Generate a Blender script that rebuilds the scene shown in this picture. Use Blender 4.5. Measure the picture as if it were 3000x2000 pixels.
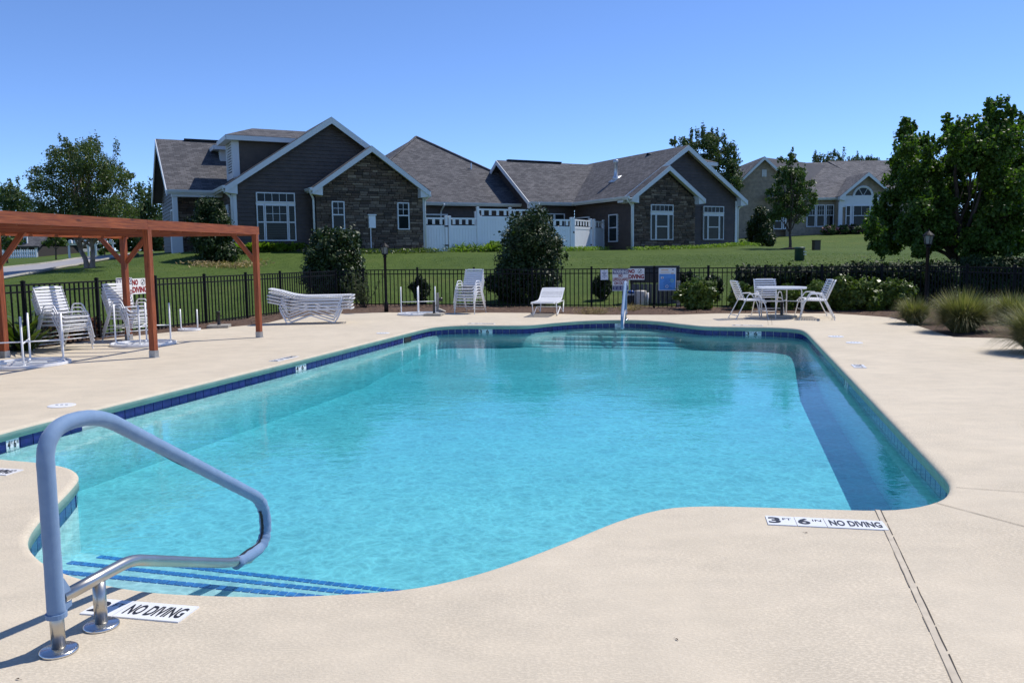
import bpy, math, random
import numpy as np
from mathutils import Matrix, Vector

for o in list(bpy.data.objects): bpy.data.objects.remove(o)
SC = bpy.context.scene
COL = SC.collection
R = math.radians
rng = np.random.default_rng(7)
random.seed(7)

# ------------------------------------------------------------------ camera
F, YH, ROLL, H = 2421.0, 751.5, 0.7, 1.5
PITCH = math.atan((1000 - YH) / F)
cam = bpy.data.cameras.new('camera'); cam.sensor_width = 22.3; cam.lens = 22.3 * F / 3000
cam.clip_start = .1; cam.clip_end = 3000
co = bpy.data.objects.new('camera', cam); COL.objects.link(co); SC.camera = co
co.matrix_world = Matrix.Translation((0, 0, H)) @ Matrix.Rotation(R(90) - PITCH, 4, 'X') @ Matrix.Rotation(-R(ROLL), 4, 'Z')

# ------------------------------------------------------------------ world, sun, exposure
SUN_AZ = math.atan2(.85, .53); SUN_EL = R(58)
w = bpy.data.worlds.new('World'); SC.world = w; w.use_nodes = True
nt = w.node_tree; nt.nodes.clear()
out = nt.nodes.new('ShaderNodeOutputWorld'); bg = nt.nodes.new('ShaderNodeBackground'); sky = nt.nodes.new('ShaderNodeTexSky')
sky.sky_type = 'NISHITA'; sky.sun_disc = False; sky.sun_elevation = SUN_EL; sky.sun_rotation = SUN_AZ
sky.altitude = 3500; sky.air_density = 1.0; sky.dust_density = 0.; sky.ozone_density = 6.
bg.inputs['Strength'].default_value = .15
tint = nt.nodes.new('ShaderNodeMix'); tint.data_type = 'RGBA'; tint.blend_type = 'MULTIPLY'; tint.inputs[0].default_value = 1; tint.inputs[7].default_value = (.91, .962, 1.09, 1)
nt.links.new(sky.outputs[0], tint.inputs[6]); nt.links.new(tint.outputs[2], bg.inputs[0]); nt.links.new(bg.outputs[0], out.inputs[0])
sl = bpy.data.lights.new('sun', 'SUN'); sl.energy = 3.95; sl.angle = R(.55); sl.color = (1, .955, .88)
so = bpy.data.objects.new('sun', sl); COL.objects.link(so)
sd = Vector((math.sin(SUN_AZ) * math.cos(SUN_EL), math.cos(SUN_AZ) * math.cos(SUN_EL), math.sin(SUN_EL)))
so.rotation_euler = sd.to_track_quat('Z', 'Y').to_euler()
SC.view_settings.view_transform = 'Standard'; SC.view_settings.look = 'None'
SC.view_settings.exposure = .26; SC.view_settings.gamma = 1; SC.view_settings.use_curve_mapping = False
try:
    SC.cycles.max_bounces = 10; SC.cycles.glossy_bounces = 6; SC.cycles.diffuse_bounces = 5; SC.cycles.transparent_max_bounces = 16; SC.cycles.use_denoising = True
    SC.cycles.caustics_reflective = True; SC.cycles.blur_glossy = 1.; SC.cycles.sample_clamp_indirect = 4.; SC.cycles.caustics_refractive = False
except Exception: pass

# ------------------------------------------------------------------ pixel -> place (photo is 3000 x 2000)
def ray(x, y):
    u, v = x - 1500, 1000 - y
    c, n = math.cos(R(ROLL)), math.sin(R(ROLL))
    u, v = u * c + v * n, -u * n + v * c
    return np.array([u, F * math.cos(PITCH) + v * math.sin(PITCH), -F * math.sin(PITCH) + v * math.cos(PITCH)])
def G(x, y, z=0.):                       # ground point at height z
    d = ray(x, y); t = (z - H) / d[2]; return (d[0] * t, d[1] * t)
def W(x, y, Y):                          # point at distance Y
    d = ray(x, y); t = Y / d[1]; return Vector((d[0] * t, Y, H + d[2] * t))
TH = R(14.85); AX = np.array([math.sin(TH), math.cos(TH)]); BX = np.array([math.cos(TH), -math.sin(TH)])
def S(s, t):                             # pool axes -> world
    p = AX * s + BX * t; return (float(p[0]), float(p[1]))
def ST(x, y): p = np.array([x, y]); return float(p @ AX), float(p @ BX)

# ------------------------------------------------------------------ materials
def new_mat(name):
    m = bpy.data.materials.new(name); m.use_nodes = True
    return m, m.node_tree, m.node_tree.nodes['Principled BSDF']
def N(nt, typ, **kw):
    n = nt.nodes.new(typ)
    for k, v in kw.items():
        if k in n.inputs: n.inputs[k].default_value = v
        else: setattr(n, k, v)
    return n
def ramp(nt, fac, stops):
    r = nt.nodes.new('ShaderNodeValToRGB')
    while len(r.color_ramp.elements) < len(stops): r.color_ramp.elements.new(.5)
    for e, (p, c) in zip(r.color_ramp.elements, stops): e.position = p; e.color = (*c, 1)
    nt.links.new(fac, r.inputs[0]); return r.outputs[0]
def coords(nt, kind='Object', scale=(1, 1, 1)):
    tc = nt.nodes.new('ShaderNodeTexCoord'); mp = nt.nodes.new('ShaderNodeMapping')
    mp.inputs['Scale'].default_value = scale
    nt.links.new(tc.outputs[kind], mp.inputs[0]); return mp.outputs[0]
def wcoords(nt, scale=(1, 1, 1)):
    g = nt.nodes.new('ShaderNodeNewGeometry'); mp = nt.nodes.new('ShaderNodeMapping')
    mp.inputs['Scale'].default_value = scale
    nt.links.new(g.outputs['Position'], mp.inputs[0]); return mp.outputs[0]
def noise(nt, vec, scale, detail=4, rough=.55):
    n = N(nt, 'ShaderNodeTexNoise', Scale=scale, Detail=detail, Roughness=rough)
    nt.links.new(vec, n.inputs['Vector']); return n.outputs['Fac']
def mixc(nt, f, a, b, typ='MIX'):
    m = nt.nodes.new('ShaderNodeMix'); m.data_type = 'RGBA'; m.blend_type = typ
    for s, v in ((m.inputs[0], f), (m.inputs[6], a), (m.inputs[7], b)):
        if hasattr(v, 'links') or isinstance(v, bpy.types.NodeSocket): nt.links.new(v, s)
        elif isinstance(v, (tuple, list)): s.default_value = (*v[:3], 1)
        else: s.default_value = v
    return m.outputs[2]
def bump(nt, h, strength, dist=.01):
    b = N(nt, 'ShaderNodeBump', Strength=strength, Distance=dist); nt.links.new(h, b.inputs['Height']); return b.outputs[0]
def plain(name, col, rough=.5, metal=0., var=.12, scale=6., bmp=0., spec=.5):
    m, nt, p = new_mat(name); v = wcoords(nt)
    f = noise(nt, v, scale, 5)
    c = ramp(nt, f, [(.25, tuple(x * (1 - var) for x in col)), (.75, tuple(min(1, x * (1 + var)) for x in col))])
    nt.links.new(c, p.inputs['Base Color']); p.inputs['Roughness'].default_value = rough; p.inputs['Metallic'].default_value = metal
    p.inputs['Specular IOR Level'].default_value = spec
    if bmp: nt.links.new(bump(nt, noise(nt, v, scale * 8, 3), bmp), p.inputs['Normal'])
    return m
M = {}
M['white'] = plain('white_enamel', (.78, .78, .78), .32, var=.03)
M['strap'] = plain('white_vinyl_strap', (.74, .74, .75), .4, var=.06, scale=14)
M['vinyl'] = plain('white_vinyl', (.80, .82, .85), .35, var=.03, scale=2)
M['trim'] = plain('white_trim_paint', (.66, .68, .70), .45, var=.04, scale=2)
M['black'] = plain('black_metal_paint', (.006, .006, .008), .6, var=.2, spec=.2)
M['blackpl'] = plain('black_plastic', (.02, .02, .022), .45)
M['steel'] = plain('stainless_steel', (.50, .475, .43), .33, 1., .12, 9)
M['galv'] = plain('galvanised_steel', (.42, .43, .44), .45, .9, .15, 30)
M['glass'] = plain('window_glass', (.010, .016, .018), .08, var=.3, scale=.8, spec=.18)
M['alum'] = plain('roof_vent_metal', (.62, .64, .66), .35, .6)
M['concrete'] = plain('weathered_concrete', (.34, .32, .28), .85, var=.25, scale=12, bmp=.3)
M['bark'] = plain('grey_brown_bark', (.075, .055, .042), .9, var=.45, scale=9, bmp=.6)
M['birch'] = plain('peeling_birch_bark', (.26, .19, .15), .85, var=.5, scale=5, bmp=.6)
M['asphalt'] = plain('pale_worn_asphalt', (.30, .29, .30), .9, var=.12, scale=1.5, bmp=.2)
M['greenbox'] = plain('green_utility_paint', (.03, .075, .062), .5)
M['brownbox'] = plain('brown_utility_paint', (.055, .042, .028), .6)
M['graypanel'] = plain('grey_painted_panel', (.10, .10, .115), .55, var=.15, scale=3)
M['pvc'] = plain('dirty_white_pvc', (.55, .53, .5), .5, var=.2, scale=20)
M['bluepl'] = plain('blue_plastic', (.02, .08, .3), .4)
M['signwhite'] = plain('white_sign_face', (.82, .80, .77), .7, var=.03, spec=.2)
M['paper'] = plain('white_paper', (.72, .73, .76), .6, var=.04)
M['red'] = plain('red_print', (.28, .005, .008), .7, var=.05, spec=.2)
M['navy'] = plain('navy_print', (.018, .022, .13), .7, var=.05, spec=.2)
M['ink'] = plain('black_print', (.012, .012, .016), .5, var=.1)
M['posterblue'] = plain('blue_poster_print', (.08, .28, .62), .45, var=.2, scale=3)
M['orange'] = plain('orange_print', (.65, .35, .1), .5)
M['lime'] = plain('lime_print', (.35, .6, .12), .5)
M['tilewhite'] = plain('white_glazed_tile', (.74, .74, .74), .3, var=.04)
M['darkhole'] = plain('dark_opening', (.008, .008, .01), .8)
M['grate'] = plain('drain_grate', (.36, .53, .55), .6)
M['coping'] = plain('stained_coping_face', (.27, .36, .29), .75, var=.14, scale=5, bmp=.3)
M['lampglass'] = plain('lantern_glass', (.14, .15, .15), .15)
M['pink'] = plain('pink_flowers', (.55, .25, .28), .7, var=.4, scale=20)

def m_deck():
    m, nt, p = new_mat('sand_spray_deck'); v = wcoords(nt)
    big = noise(nt, v, .35, 5, .6); med = noise(nt, wcoords(nt, (1, 1.6, 1)), 3.2, 6, .65)
    c1 = ramp(nt, big, [(.3, (.59, .510, .390)), (.7, (.64, .556, .428))])
    c2 = ramp(nt, med, [(.3, (.9, .9, .9)), (.75, (1.06, 1.05, 1.04))])
    c = mixc(nt, 1., c1, c2, 'MULTIPLY')
    # knockdown texture: flattened blobs
    mu = noise(nt, wcoords(nt, (1, 2.1, 1)), 55, 4, .6)
    kd = ramp(nt, mu, [(.44, (0, 0, 0)), (.56, (1, 1, 1))])
    area = noise(nt, v, 1.1, 3); am = ramp(nt, area, [(.35, (.03, .03, .03)), (.7, (.2, .2, .2))])
    c = mixc(nt, am, c, kd, 'MULTIPLY')
    st = noise(nt, v, .9, 6, .7); c = mixc(nt, 1., c, ramp(nt, st, [(.34, (.97, .967, .96)), (.5, (1, 1, 1))]), 'MULTIPLY')
    sp = noise(nt, v, 22, 2, .5)
    dirt = ramp(nt, sp, [(.70, (0, 0, 0)), (.78, (1, 1, 1))])
    c = mixc(nt, mixc(nt, 1., dirt, (.25, .25, .25), 'MULTIPLY'), c, (.36, .31, .25))
    nt.links.new(c, p.inputs['Base Color']); p.inputs['Roughness'].default_value = .8
    p.inputs['Specular IOR Level'].default_value = .25
    nt.links.new(bump(nt, kd, .35, .004), p.inputs['Normal']); return m
M['deck'] = m_deck()

def m_lawn():
    m, nt, p = new_mat('mown_grass'); v = wcoords(nt)
    a = noise(nt, v, .22, 5, .6); b = noise(nt, wcoords(nt, (1, .45, 1)), 2.5, 6, .7); c = noise(nt, v, 28, 3, .7)
    c1 = ramp(nt, a, [(.3, (.060, .100, .018)), (.55, (.080, .124, .026)), (.75, (.108, .134, .036))])
    c2 = ramp(nt, b, [(.3, (.72, .78, .7)), (.72, (1.22, 1.16, 1.1))])
    c3 = ramp(nt, c, [(.3, (.7, .72, .7)), (.75, (1.25, 1.22, 1.2))])
    col = mixc(nt, 1., mixc(nt, 1., c1, c2, 'MULTIPLY'), c3, 'MULTIPLY')
    nt.links.new(col, p.inputs['Base Color']); p.inputs['Roughness'].default_value = .9; p.inputs['Specular IOR Level'].default_value = .15
    nt.links.new(bump(nt, c, .8, .05), p.inputs['Normal']); return m
M['lawn'] = m_lawn()

def m_mulch():
    m, nt, p = new_mat('pine_mulch'); v = wcoords(nt)
    f = noise(nt, v, 26, 5, .75)
    c = ramp(nt, f, [(.3, (.03, .017, .011)), (.5, (.10, .055, .034)), (.75, (.24, .15, .09))])
    nt.links.new(c, p.inputs['Base Color']); p.inputs['Roughness'].default_value = .95
    nt.links.new(bump(nt, f, 1., .04), p.inputs['Normal']); return m
M['mulch'] = m_mulch()

def m_leaf(name, lo, hi, rough=.42, trans=.25):
    m, nt, p = new_mat(name)
    g = nt.nodes.new('ShaderNodeNewGeometry')
    v = wcoords(nt); f = noise(nt, v, 2.2, 3)
    mid = tuple((a + b) / 2 for a, b in zip(lo, hi))
    c = ramp(nt, g.outputs['Random Per Island'], [(0, lo), (.55, mid), (1, hi)])
    c = mixc(nt, 1., c, ramp(nt, f, [(.3, (.75, .75, .75)), (.7, (1.2, 1.2, 1.15))]), 'MULTIPLY')
    nt.links.new(c, p.inputs['Base Color']); p.inputs['Roughness'].default_value = rough
    p.inputs['Specular IOR Level'].default_value = .28
    if trans:
        tr = nt.nodes.new('ShaderNodeBsdfTranslucent'); nt.links.new(mixc(nt, 1., c, (1.3, 1.6, .5), 'MULTIPLY'), tr.inputs[0])
        mx = nt.nodes.new('ShaderNodeMixShader'); mx.inputs[0].default_value = trans
        nt.links.new(p.outputs[0], mx.inputs[1]); nt.links.new(tr.outputs[0], mx.inputs[2])
        nt.links.new(mx.outputs[0], nt.nodes['Material Output'].inputs[0])
    return m
M['leaf_holly'] = m_leaf('dark_glossy_holly_leaf', (.018, .034, .010), (.048, .080, .020), .45, .12)
M['leaf_maple'] = m_leaf('maple_leaf', (.038, .078, .012), (.10, .165, .028), .5, .38)
M['leaf_birch'] = m_leaf('birch_leaf', (.05, .075, .022), (.12, .155, .05), .42, .28)
M['leaf_far'] = m_leaf('far_tree_leaf', (.038, .066, .022), (.085, .12, .045), .6, .25)
M['leaf_pine'] = m_leaf('young_oak_leaf', (.045, .085, .02), (.11, .16, .04), .5, .25)
M['leaf_laurel'] = m_leaf('laurel_leaf', (.05, .088, .016), (.15, .20, .035), .35, .2)
M['leaf_fern'] = m_leaf('fern_frond', (.13, .22, .03), (.26, .34, .06), .6, .3)
M['leaf_yew'] = m_leaf('yew_needles', (.018, .034, .010), (.05, .075, .02), .6, .1)
M['leaf_red'] = m_leaf('reddish_leaf', (.10, .035, .025), (.24, .10, .06), .6, .15)
M['blade'] = m_leaf('ornamental_grass_blade', (.07, .095, .026), (.34, .29, .15), .55, .25)
M['turf'] = m_leaf('turf_blade', (.055, .105, .016), (.12, .17, .035), .6, .3)
M['straw'] = m_leaf('dry_grass_blade', (.25, .17, .08), (.42, .32, .17), .7, .2)

def m_shingle(name, tint=1.):
    m, nt, p = new_mat(name)
    tc = nt.nodes.new('ShaderNodeTexCoord')
    b = N(nt, 'ShaderNodeTexBrick', Scale=1.)
    b.inputs['Brick Width'].default_value = .30; b.inputs['Row Height'].default_value = .145
    b.inputs['Mortar Size'].default_value = .010; b.inputs['Mortar Smooth'].default_value = .1; b.offset = .37
    t = tint
    b.inputs['Color1'].default_value = (.084 * t, .085 * t, .096 * t, 1); b.inputs['Color2'].default_value = (.168 * t, .166 * t, .178 * t, 1)
    b.inputs['Mortar'].default_value = (.05, .045, .044, 1)
    nt.links.new(tc.outputs['UV'], b.inputs['Vector'])
    f = noise(nt, wcoords(nt), .8, 4)
    c = mixc(nt, 1., b.outputs['Color'], ramp(nt, f, [(.3, (.82, .82, .82)), (.7, (1.15, 1.13, 1.1))]), 'MULTIPLY')
    nt.links.new(c, p.inputs['Base Color']); p.inputs['Roughness'].default_value = .9; p.inputs['Specular IOR Level'].default_value = .25
    nt.links.new(bump(nt, b.outputs['Fac'], .6, -.02), p.inputs['Normal']); return m
M['shingle'] = m_shingle('asphalt_shingles', .82); M['shingle2'] = m_shingle('brown_asphalt_shingles', 1.05)

def m_rand(name, cols, rough=.85, bmp=.5, sc=14):
    m, nt, p = new_mat(name)
    oi = nt.nodes.new('ShaderNodeObjectInfo'); g = nt.nodes.new('ShaderNodeNewGeometry')
    ad = N(nt, 'ShaderNodeMath', operation='ADD'); nt.links.new(oi.outputs['Random'], ad.inputs[0]); nt.links.new(g.outputs['Random Per Island'], ad.inputs[1])
    fr = N(nt, 'ShaderNodeMath', operation='FRACT'); nt.links.new(ad.outputs[0], fr.inputs[0])
    c = ramp(nt, fr.outputs[0], [(i / (len(cols) - 1), k) for i, k in enumerate(cols)])
    f = noise(nt, wcoords(nt), sc, 4, .65)
    c = mixc(nt, 1., c, ramp(nt, f, [(.3, (.7, .7, .7)), (.7, (1.25, 1.22, 1.2))]), 'MULTIPLY')
    nt.links.new(c, p.inputs['Base Color']); p.inputs['Roughness'].default_value = rough
    nt.links.new(bump(nt, f, bmp, .02), p.inputs['Normal']); return m
M['stone'] = m_rand('ledge_stone', [(.040, .032, .027), (.17, .12, .085), (.07, .052, .04), (.27, .21, .16), (.045, .036, .03), (.13, .085, .06), (.09, .072, .06), (.21, .16, .12)])
M['mortar'] = plain('dark_stone_joint', (.035, .03, .028), .95)
M['plank'] = m_rand('dark_taupe_siding', [(.060, .043, .033), (.072, .052, .040)], .55, .08, 3)
M['plank2'] = m_rand('tan_siding', [(.30, .235, .16), (.335, .265, .185)], .6, .08, 3)
M['plank3'] = m_rand('grey_siding', [(.30, .32, .35), (.34, .36, .38)], .6, .08, 3)
M['ptile'] = m_rand('cobalt_pool_tile', [(.015, .015, .115), (.022, .023, .16), (.017, .018, .135)], .18, .03, 20)
M['ntile'] = m_rand('blue_step_tile', [(.03, .15, .50), (.045, .20, .58), (.035, .17, .54)], .3, .03, 20)
M['grout'] = plain('pale_grout', (.55, .56, .55), .8)

def m_cedar():
    m, nt, p = new_mat('red_stained_cedar')
    v = coords(nt, 'Object'); oi = nt.nodes.new('ShaderNodeObjectInfo')
    w_ = N(nt, 'ShaderNodeTexNoise', Scale=3., Detail=6., Roughness=.6); 
    mp = nt.nodes.new('ShaderNodeMapping'); mp.inputs['Scale'].default_value = (1.2, 1.2, 1.2)
    tc = nt.nodes.new('ShaderNodeTexCoord'); nt.links.new(tc.outputs['UV'], mp.inputs[0])
    mp.inputs['Scale'].default_value = (1.0, 16, 1)
    nt.links.new(mp.outputs[0], w_.inputs['Vector'])
    c = ramp(nt, w_.outputs['Fac'], [(.28, (.12, .023, .008)), (.5, (.265, .060, .015)), (.72, (.40, .115, .032))])
    vo = N(nt, 'ShaderNodeTexVoronoi', Scale=1.); m2 = nt.nodes.new('ShaderNodeMapping'); m2.inputs['Scale'].default_value = (2.2, 5.5, 1)
    nt.links.new(tc.outputs['UV'], m2.inputs[0]); nt.links.new(m2.outputs[0], vo.inputs['Vector'])
    kn = ramp(nt, vo.outputs['Distance'], [(.05, (.25, .2, .2)), (.16, (1, 1, 1))])
    c = mixc(nt, .8, c, kn, 'MULTIPLY')
    big = noise(nt, wcoords(nt), 1.3, 3)
    c = mixc(nt, 1., c, ramp(nt, big, [(.3, (.8, .8, .8)), (.7, (1.15, 1.12, 1.1))]), 'MULTIPLY')
    nt.links.new(c, p.inputs['Base Color']); p.inputs['Roughness'].default_value = .55
    nt.links.new(bump(nt, w_.outputs['Fac'], .25, .01), p.inputs['Normal']); return m
M['cedar'] = m_cedar()

def m_fabric():
    m, nt, p = new_mat('blue_rail_cover'); v = coords(nt, 'UV')
    f = N(nt, 'ShaderNodeTexWave', Scale=300., Distortion=1.2, Detail=1.); f.bands_direction = 'X'
    nt.links.new(v, f.inputs['Vector'])
    g = noise(nt, wcoords(nt), 14, 5, .6)
    c = ramp(nt, g, [(.3, (.125, .215, .36)), (.75, (.175, .275, .425))])
    nt.links.new(c, p.inputs['Base Color']); p.inputs['Roughness'].default_value = .75
    p.inputs['Sheen Weight'].default_value = .2
    nt.links.new(bump(nt, f.outputs['Fac'], .15, .002), p.inputs['Normal']); return m
M['fabric'] = m_fabric()

def m_plaster():
    m, nt, p = new_mat('aqua_pool_plaster'); v = wcoords(nt)
    a = noise(nt, v, .5, 4, .6); b = noise(nt, v, 38, 3, .7)
    c1 = ramp(nt, a, [(.3, (.39, .65, .68)), (.7, (.46, .71, .735))])
    c = mixc(nt, 1., c1, ramp(nt, b, [(.35, (.90, .93, .92)), (.65, (1.05, 1.04, 1.03))]), 'MULTIPLY')
    nt.links.new(c, p.inputs['Base Color']); p.inputs['Roughness'].default_value = .8; return m
M['plaster'] = m_plaster()

def m_water():
    m, nt, p = new_mat('pool_water'); nt.nodes.remove(p)
    o = nt.nodes['Material Output']
    v = wcoords(nt)
    n1 = noise(nt, wcoords(nt, (1, 1.5, 1)), 1.1, 3, .5); n2 = noise(nt, wcoords(nt, (1, 1.4, 1)), 5.5, 3, .55); n3 = noise(nt, v, 22, 2, .5)
    patch = ramp(nt, noise(nt, wcoords(nt, (.7, 1.2, 1)), .33, 2, .5), [(.38, (.25, .25, .25)), (.62, (1, 1, 1))])
    h = N(nt, 'ShaderNodeMath', operation='MULTIPLY_ADD'); nt.links.new(n2, h.inputs[0]); h.inputs[1].default_value = .35; nt.links.new(n1, h.inputs[2])
    h2 = N(nt, 'ShaderNodeMath', operation='MULTIPLY_ADD'); nt.links.new(n3, h2.inputs[0]); h2.inputs[1].default_value = .15; nt.links.new(h.outputs[0], h2.inputs[2])
    h3 = N(nt, 'ShaderNodeMath', operation='MULTIPLY'); nt.links.new(h2.outputs[0], h3.inputs[0]); nt.links.new(patch, h3.inputs[1])
    bm = bump(nt, h3.outputs[0], .27, .04)
    fr = N(nt, 'ShaderNodeFresnel', IOR=1.33); nt.links.new(bm, fr.inputs['Normal'])
    gl = N(nt, 'ShaderNodeBsdfGlossy', Roughness=.02); nt.links.new(bm, gl.inputs['Normal'])
    tr = nt.nodes.new('ShaderNodeBsdfTransparent')
    # caustic light net painted into the transparent tint, imitating light focused by ripples
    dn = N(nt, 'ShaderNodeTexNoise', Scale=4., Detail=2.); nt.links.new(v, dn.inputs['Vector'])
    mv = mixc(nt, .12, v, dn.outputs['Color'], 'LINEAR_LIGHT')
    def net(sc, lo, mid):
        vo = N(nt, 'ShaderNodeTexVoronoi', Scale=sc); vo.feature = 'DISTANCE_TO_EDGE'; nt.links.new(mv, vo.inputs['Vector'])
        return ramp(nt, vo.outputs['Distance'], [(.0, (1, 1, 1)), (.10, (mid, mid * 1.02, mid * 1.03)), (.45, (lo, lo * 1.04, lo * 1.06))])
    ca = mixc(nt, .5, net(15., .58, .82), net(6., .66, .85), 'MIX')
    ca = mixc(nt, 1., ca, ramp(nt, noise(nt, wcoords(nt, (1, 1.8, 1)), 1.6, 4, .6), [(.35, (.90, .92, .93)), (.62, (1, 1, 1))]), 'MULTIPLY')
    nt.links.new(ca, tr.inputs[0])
    mx = nt.nodes.new('ShaderNodeMixShader'); nt.links.new(fr.outputs[0], mx.inputs[0]); nt.links.new(tr.outputs[0], mx.inputs[1]); nt.links.new(gl.outputs[0], mx.inputs[2])
    nt.links.new(mx.outputs[0], o.inputs[0])
    ab = nt.nodes.new('ShaderNodeVolumeAbsorption'); ab.inputs['Color'].default_value = (.10, .87, .97, 1); ab.inputs['Density'].default_value = .40
    nt.links.new(ab.outputs[0], o.inputs['Volume']); return m
M['water'] = m_water()

# ------------------------------------------------------------------ mesh helpers
def link(o, parent=None):
    COL.objects.link(o)
    if parent is not None: o.parent = parent
    return o
class MB:
    def __init__(s): s.v = []; s.f = []; s.uv = {}; s.mi = {}
    def add(s, vs, fs, uvs=None, mi=0):
        b = len(s.v); s.v += [tuple(map(float, p)) for p in vs]
        for i, f in enumerate(fs):
            if uvs is not None: s.uv[len(s.f)] = uvs[i]
            if mi: s.mi[len(s.f)] = mi
            s.f.append(tuple(b + k for k in f))
        return s
    def box(s, c, d, mat=None, mi=0):
        x, y, z = (k / 2 for k in d)
        P = [(-x, -y, -z), (x, -y, -z), (x, y, -z), (-x, y, -z), (-x, -y, z), (x, -y, z), (x, y, z), (-x, y, z)]
        if mat is not None: P = [mat @ Vector(p) for p in P]
        P = [(p[0] + c[0], p[1] + c[1], p[2] + c[2]) for p in P]
        Fs = [(0, 3, 2, 1), (4, 5, 6, 7), (0, 1, 5, 4), (1, 2, 6, 5), (2, 3, 7, 6), (3, 0, 4, 7)]
        return s.add(P, Fs, mi=mi)
    def beam(s, a, b, w, h, up=(0, 0, 1), cut=None):
        """bar of section w (sideways) x h (along up) with UVs along its length"""
        a, b = Vector(a), Vector(b); d = (b - a); L = d.length; d.normalize()
        sd_ = d.cross(Vector(up)); sd_.normalize(); u = sd_.cross(d)
        P = []
        for p in (a, b):
            for i, j in ((-1, -1), (1, -1), (1, 1), (-1, 1)): P.append(p + sd_ * (i * w / 2) + u * (j * h / 2))
        Fs = [(0, 1, 2, 3)[::-1], (4, 5, 6, 7), (0, 1, 5, 4), (1, 2, 6, 5), (2, 3, 7, 6), (3, 0, 4, 7)]
        o = random.random() * 9
        uvs = [[(o, o), (o + w, o), (o + w, o + h), (o, o + h)]] * 2
        for k, wd in enumerate((w, h, w, h)):
            q = o + k * .37; uvs = uvs + [[(o, q), (o, q + wd), (o + L, q + wd), (o + L, q)]]
        return s.add(P, Fs, uvs)
    def tube(s, pts, r, n=8, closed=False, caps=True, squash=None):
        P = [Vector(p) for p in pts]; m = len(P); base = len(s.v)
        T = []
        for i in range(m):
            if closed: t = P[(i + 1) % m] - P[i - 1]
            else: t = P[min(i + 1, m - 1)] - P[max(i - 1, 0)]
            T.append(t.normalized() if t.length > 1e-9 else Vector((0, 0, 1)))
        ref = Vector((0, 0, 1)) if abs(T[0].z) < .9 else Vector((1, 0, 0))
        nrm = T[0].cross(ref).normalized(); L = 0
        vs = []; Ls = []
        for i in range(m):
            if i:
                nrm = (nrm - T[i] * nrm.dot(T[i])).normalized(); L += (P[i] - P[i - 1]).length
            Ls.append(L); bi = T[i].cross(nrm); rr = r[i] if isinstance(r, (list, tuple)) else r
            for k in range(n):
                a = 2 * math.pi * k / n
                vs.append(P[i] + nrm * (math.cos(a) * rr) + bi * (math.sin(a) * rr))
        fs = []; uvs = []
        for i in range(m if closed else m - 1):
            j = (i + 1) % m; l1 = Ls[j] if j else L + .1
            for k in range(n):
                k2 = (k + 1) % n; fs.append((i * n + k, i * n + k2, j * n + k2, j * n + k))
                uvs.append([(Ls[i], k / n), (Ls[i], (k + 1) / n), (l1, (k + 1) / n), (l1, k / n)])
        if caps and not closed:
            fs.append(tuple(range(n))[::-1]); uvs.append([(0, 0)] * n)
            fs.append(tuple((m - 1) * n + k for k in range(n))); uvs.append([(0, 0)] * n)
        return s.add(vs, fs, uvs)
    def lathe(s, prof, n=16, c=(0, 0, 0)):
        vs = []; fs = []
        for r, z in prof:
            for k in range(n):
                a = 2 * math.pi * k / n; vs.append((c[0] + r * math.cos(a), c[1] + r * math.sin(a), c[2] + z))
        for i in range(len(prof) - 1):
            for k in range(n):
                k2 = (k + 1) % n; fs.append((i * n + k, i * n + k2, (i + 1) * n + k2, (i + 1) * n + k))
        fs.append(tuple(range(n))[::-1]); fs.append(tuple((len(prof) - 1) * n + k for k in range(n)))
        return s.add(vs, fs)
    def prism(s, poly, ext, org=(0, 0, 0), ex=(1, 0, 0), ey=(0, 0, 1)):
        """2D polygon in the plane ex, ey pushed along vector ext"""
        o, a, b, e = Vector(org), Vector(ex), Vector(ey), Vector(ext); n = len(poly)
        p0 = [o + a * x + b * y for x, y in poly]; p1 = [p + e for p in p0]
        fs = [tuple(range(n)), tuple(range(n, 2 * n))[::-1]] + [(i, i + n, (i + 1) % n + n, (i + 1) % n) for i in range(n)]
        return s.add(p0 + p1, fs)
    def quadslab(s, q, th, uvs=None):
        """a thick slab whose upper face is the quad q"""
        q = [Vector(p) for p in q]; nn = (q[1] - q[0]).cross(q[2] - q[0]).normalized(); n = len(q)
        lo = [p - nn * th for p in q]
        fs = [tuple(range(n)), tuple(range(n, 2 * n))[::-1]] + [((i + 1) % n, i, i + n, (i + 1) % n + n) for i in range(n)]
        if uvs is None:
            ex = (q[1] - q[0]).normalized(); ey = nn.cross(ex)
            uvs = [((p - q[0]).dot(ex) + 40, (p - q[0]).dot(ey) + 40) for p in q]
        U = [list(uvs), [(.5, .5)] * n] + [[(.5, .5)] * 4 for _ in range(n)]
        return s.add(q + lo, fs, U)
    def mesh(s, name, mats, smooth=False):
        me = bpy.data.meshes.new(name); me.from_pydata(s.v, [], s.f)
        for m in (mats if isinstance(mats, (list, tuple)) else [mats]): me.materials.append(m)
        if s.uv:
            ul = me.uv_layers.new(name='UVMap'); k = 0
            for i, f in enumerate(s.f):
                u = s.uv.get(i)
                for j in range(len(f)):
                    ul.data[k].uv = u[j] if u else (.5, .5); k += 1
        for i, v in s.mi.items(): me.polygons[i].material_index = v
        if smooth:
            me.polygons.foreach_set('use_smooth', [len(f) == 4 for f in s.f])
        me.update(); return me
    def build(s, name, mat, parent=None, smooth=False):
        return link(bpy.data.objects.new(name, s.mesh(name, mat, smooth)), parent)
def inst(name, me, parent=None, loc=(0, 0, 0), rot=(0, 0, 0), scale=None):
    o = bpy.data.objects.new(name, me); o.location = loc; o.rotation_euler = rot
    if scale: o.scale = scale
    return link(o, parent)
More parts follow.
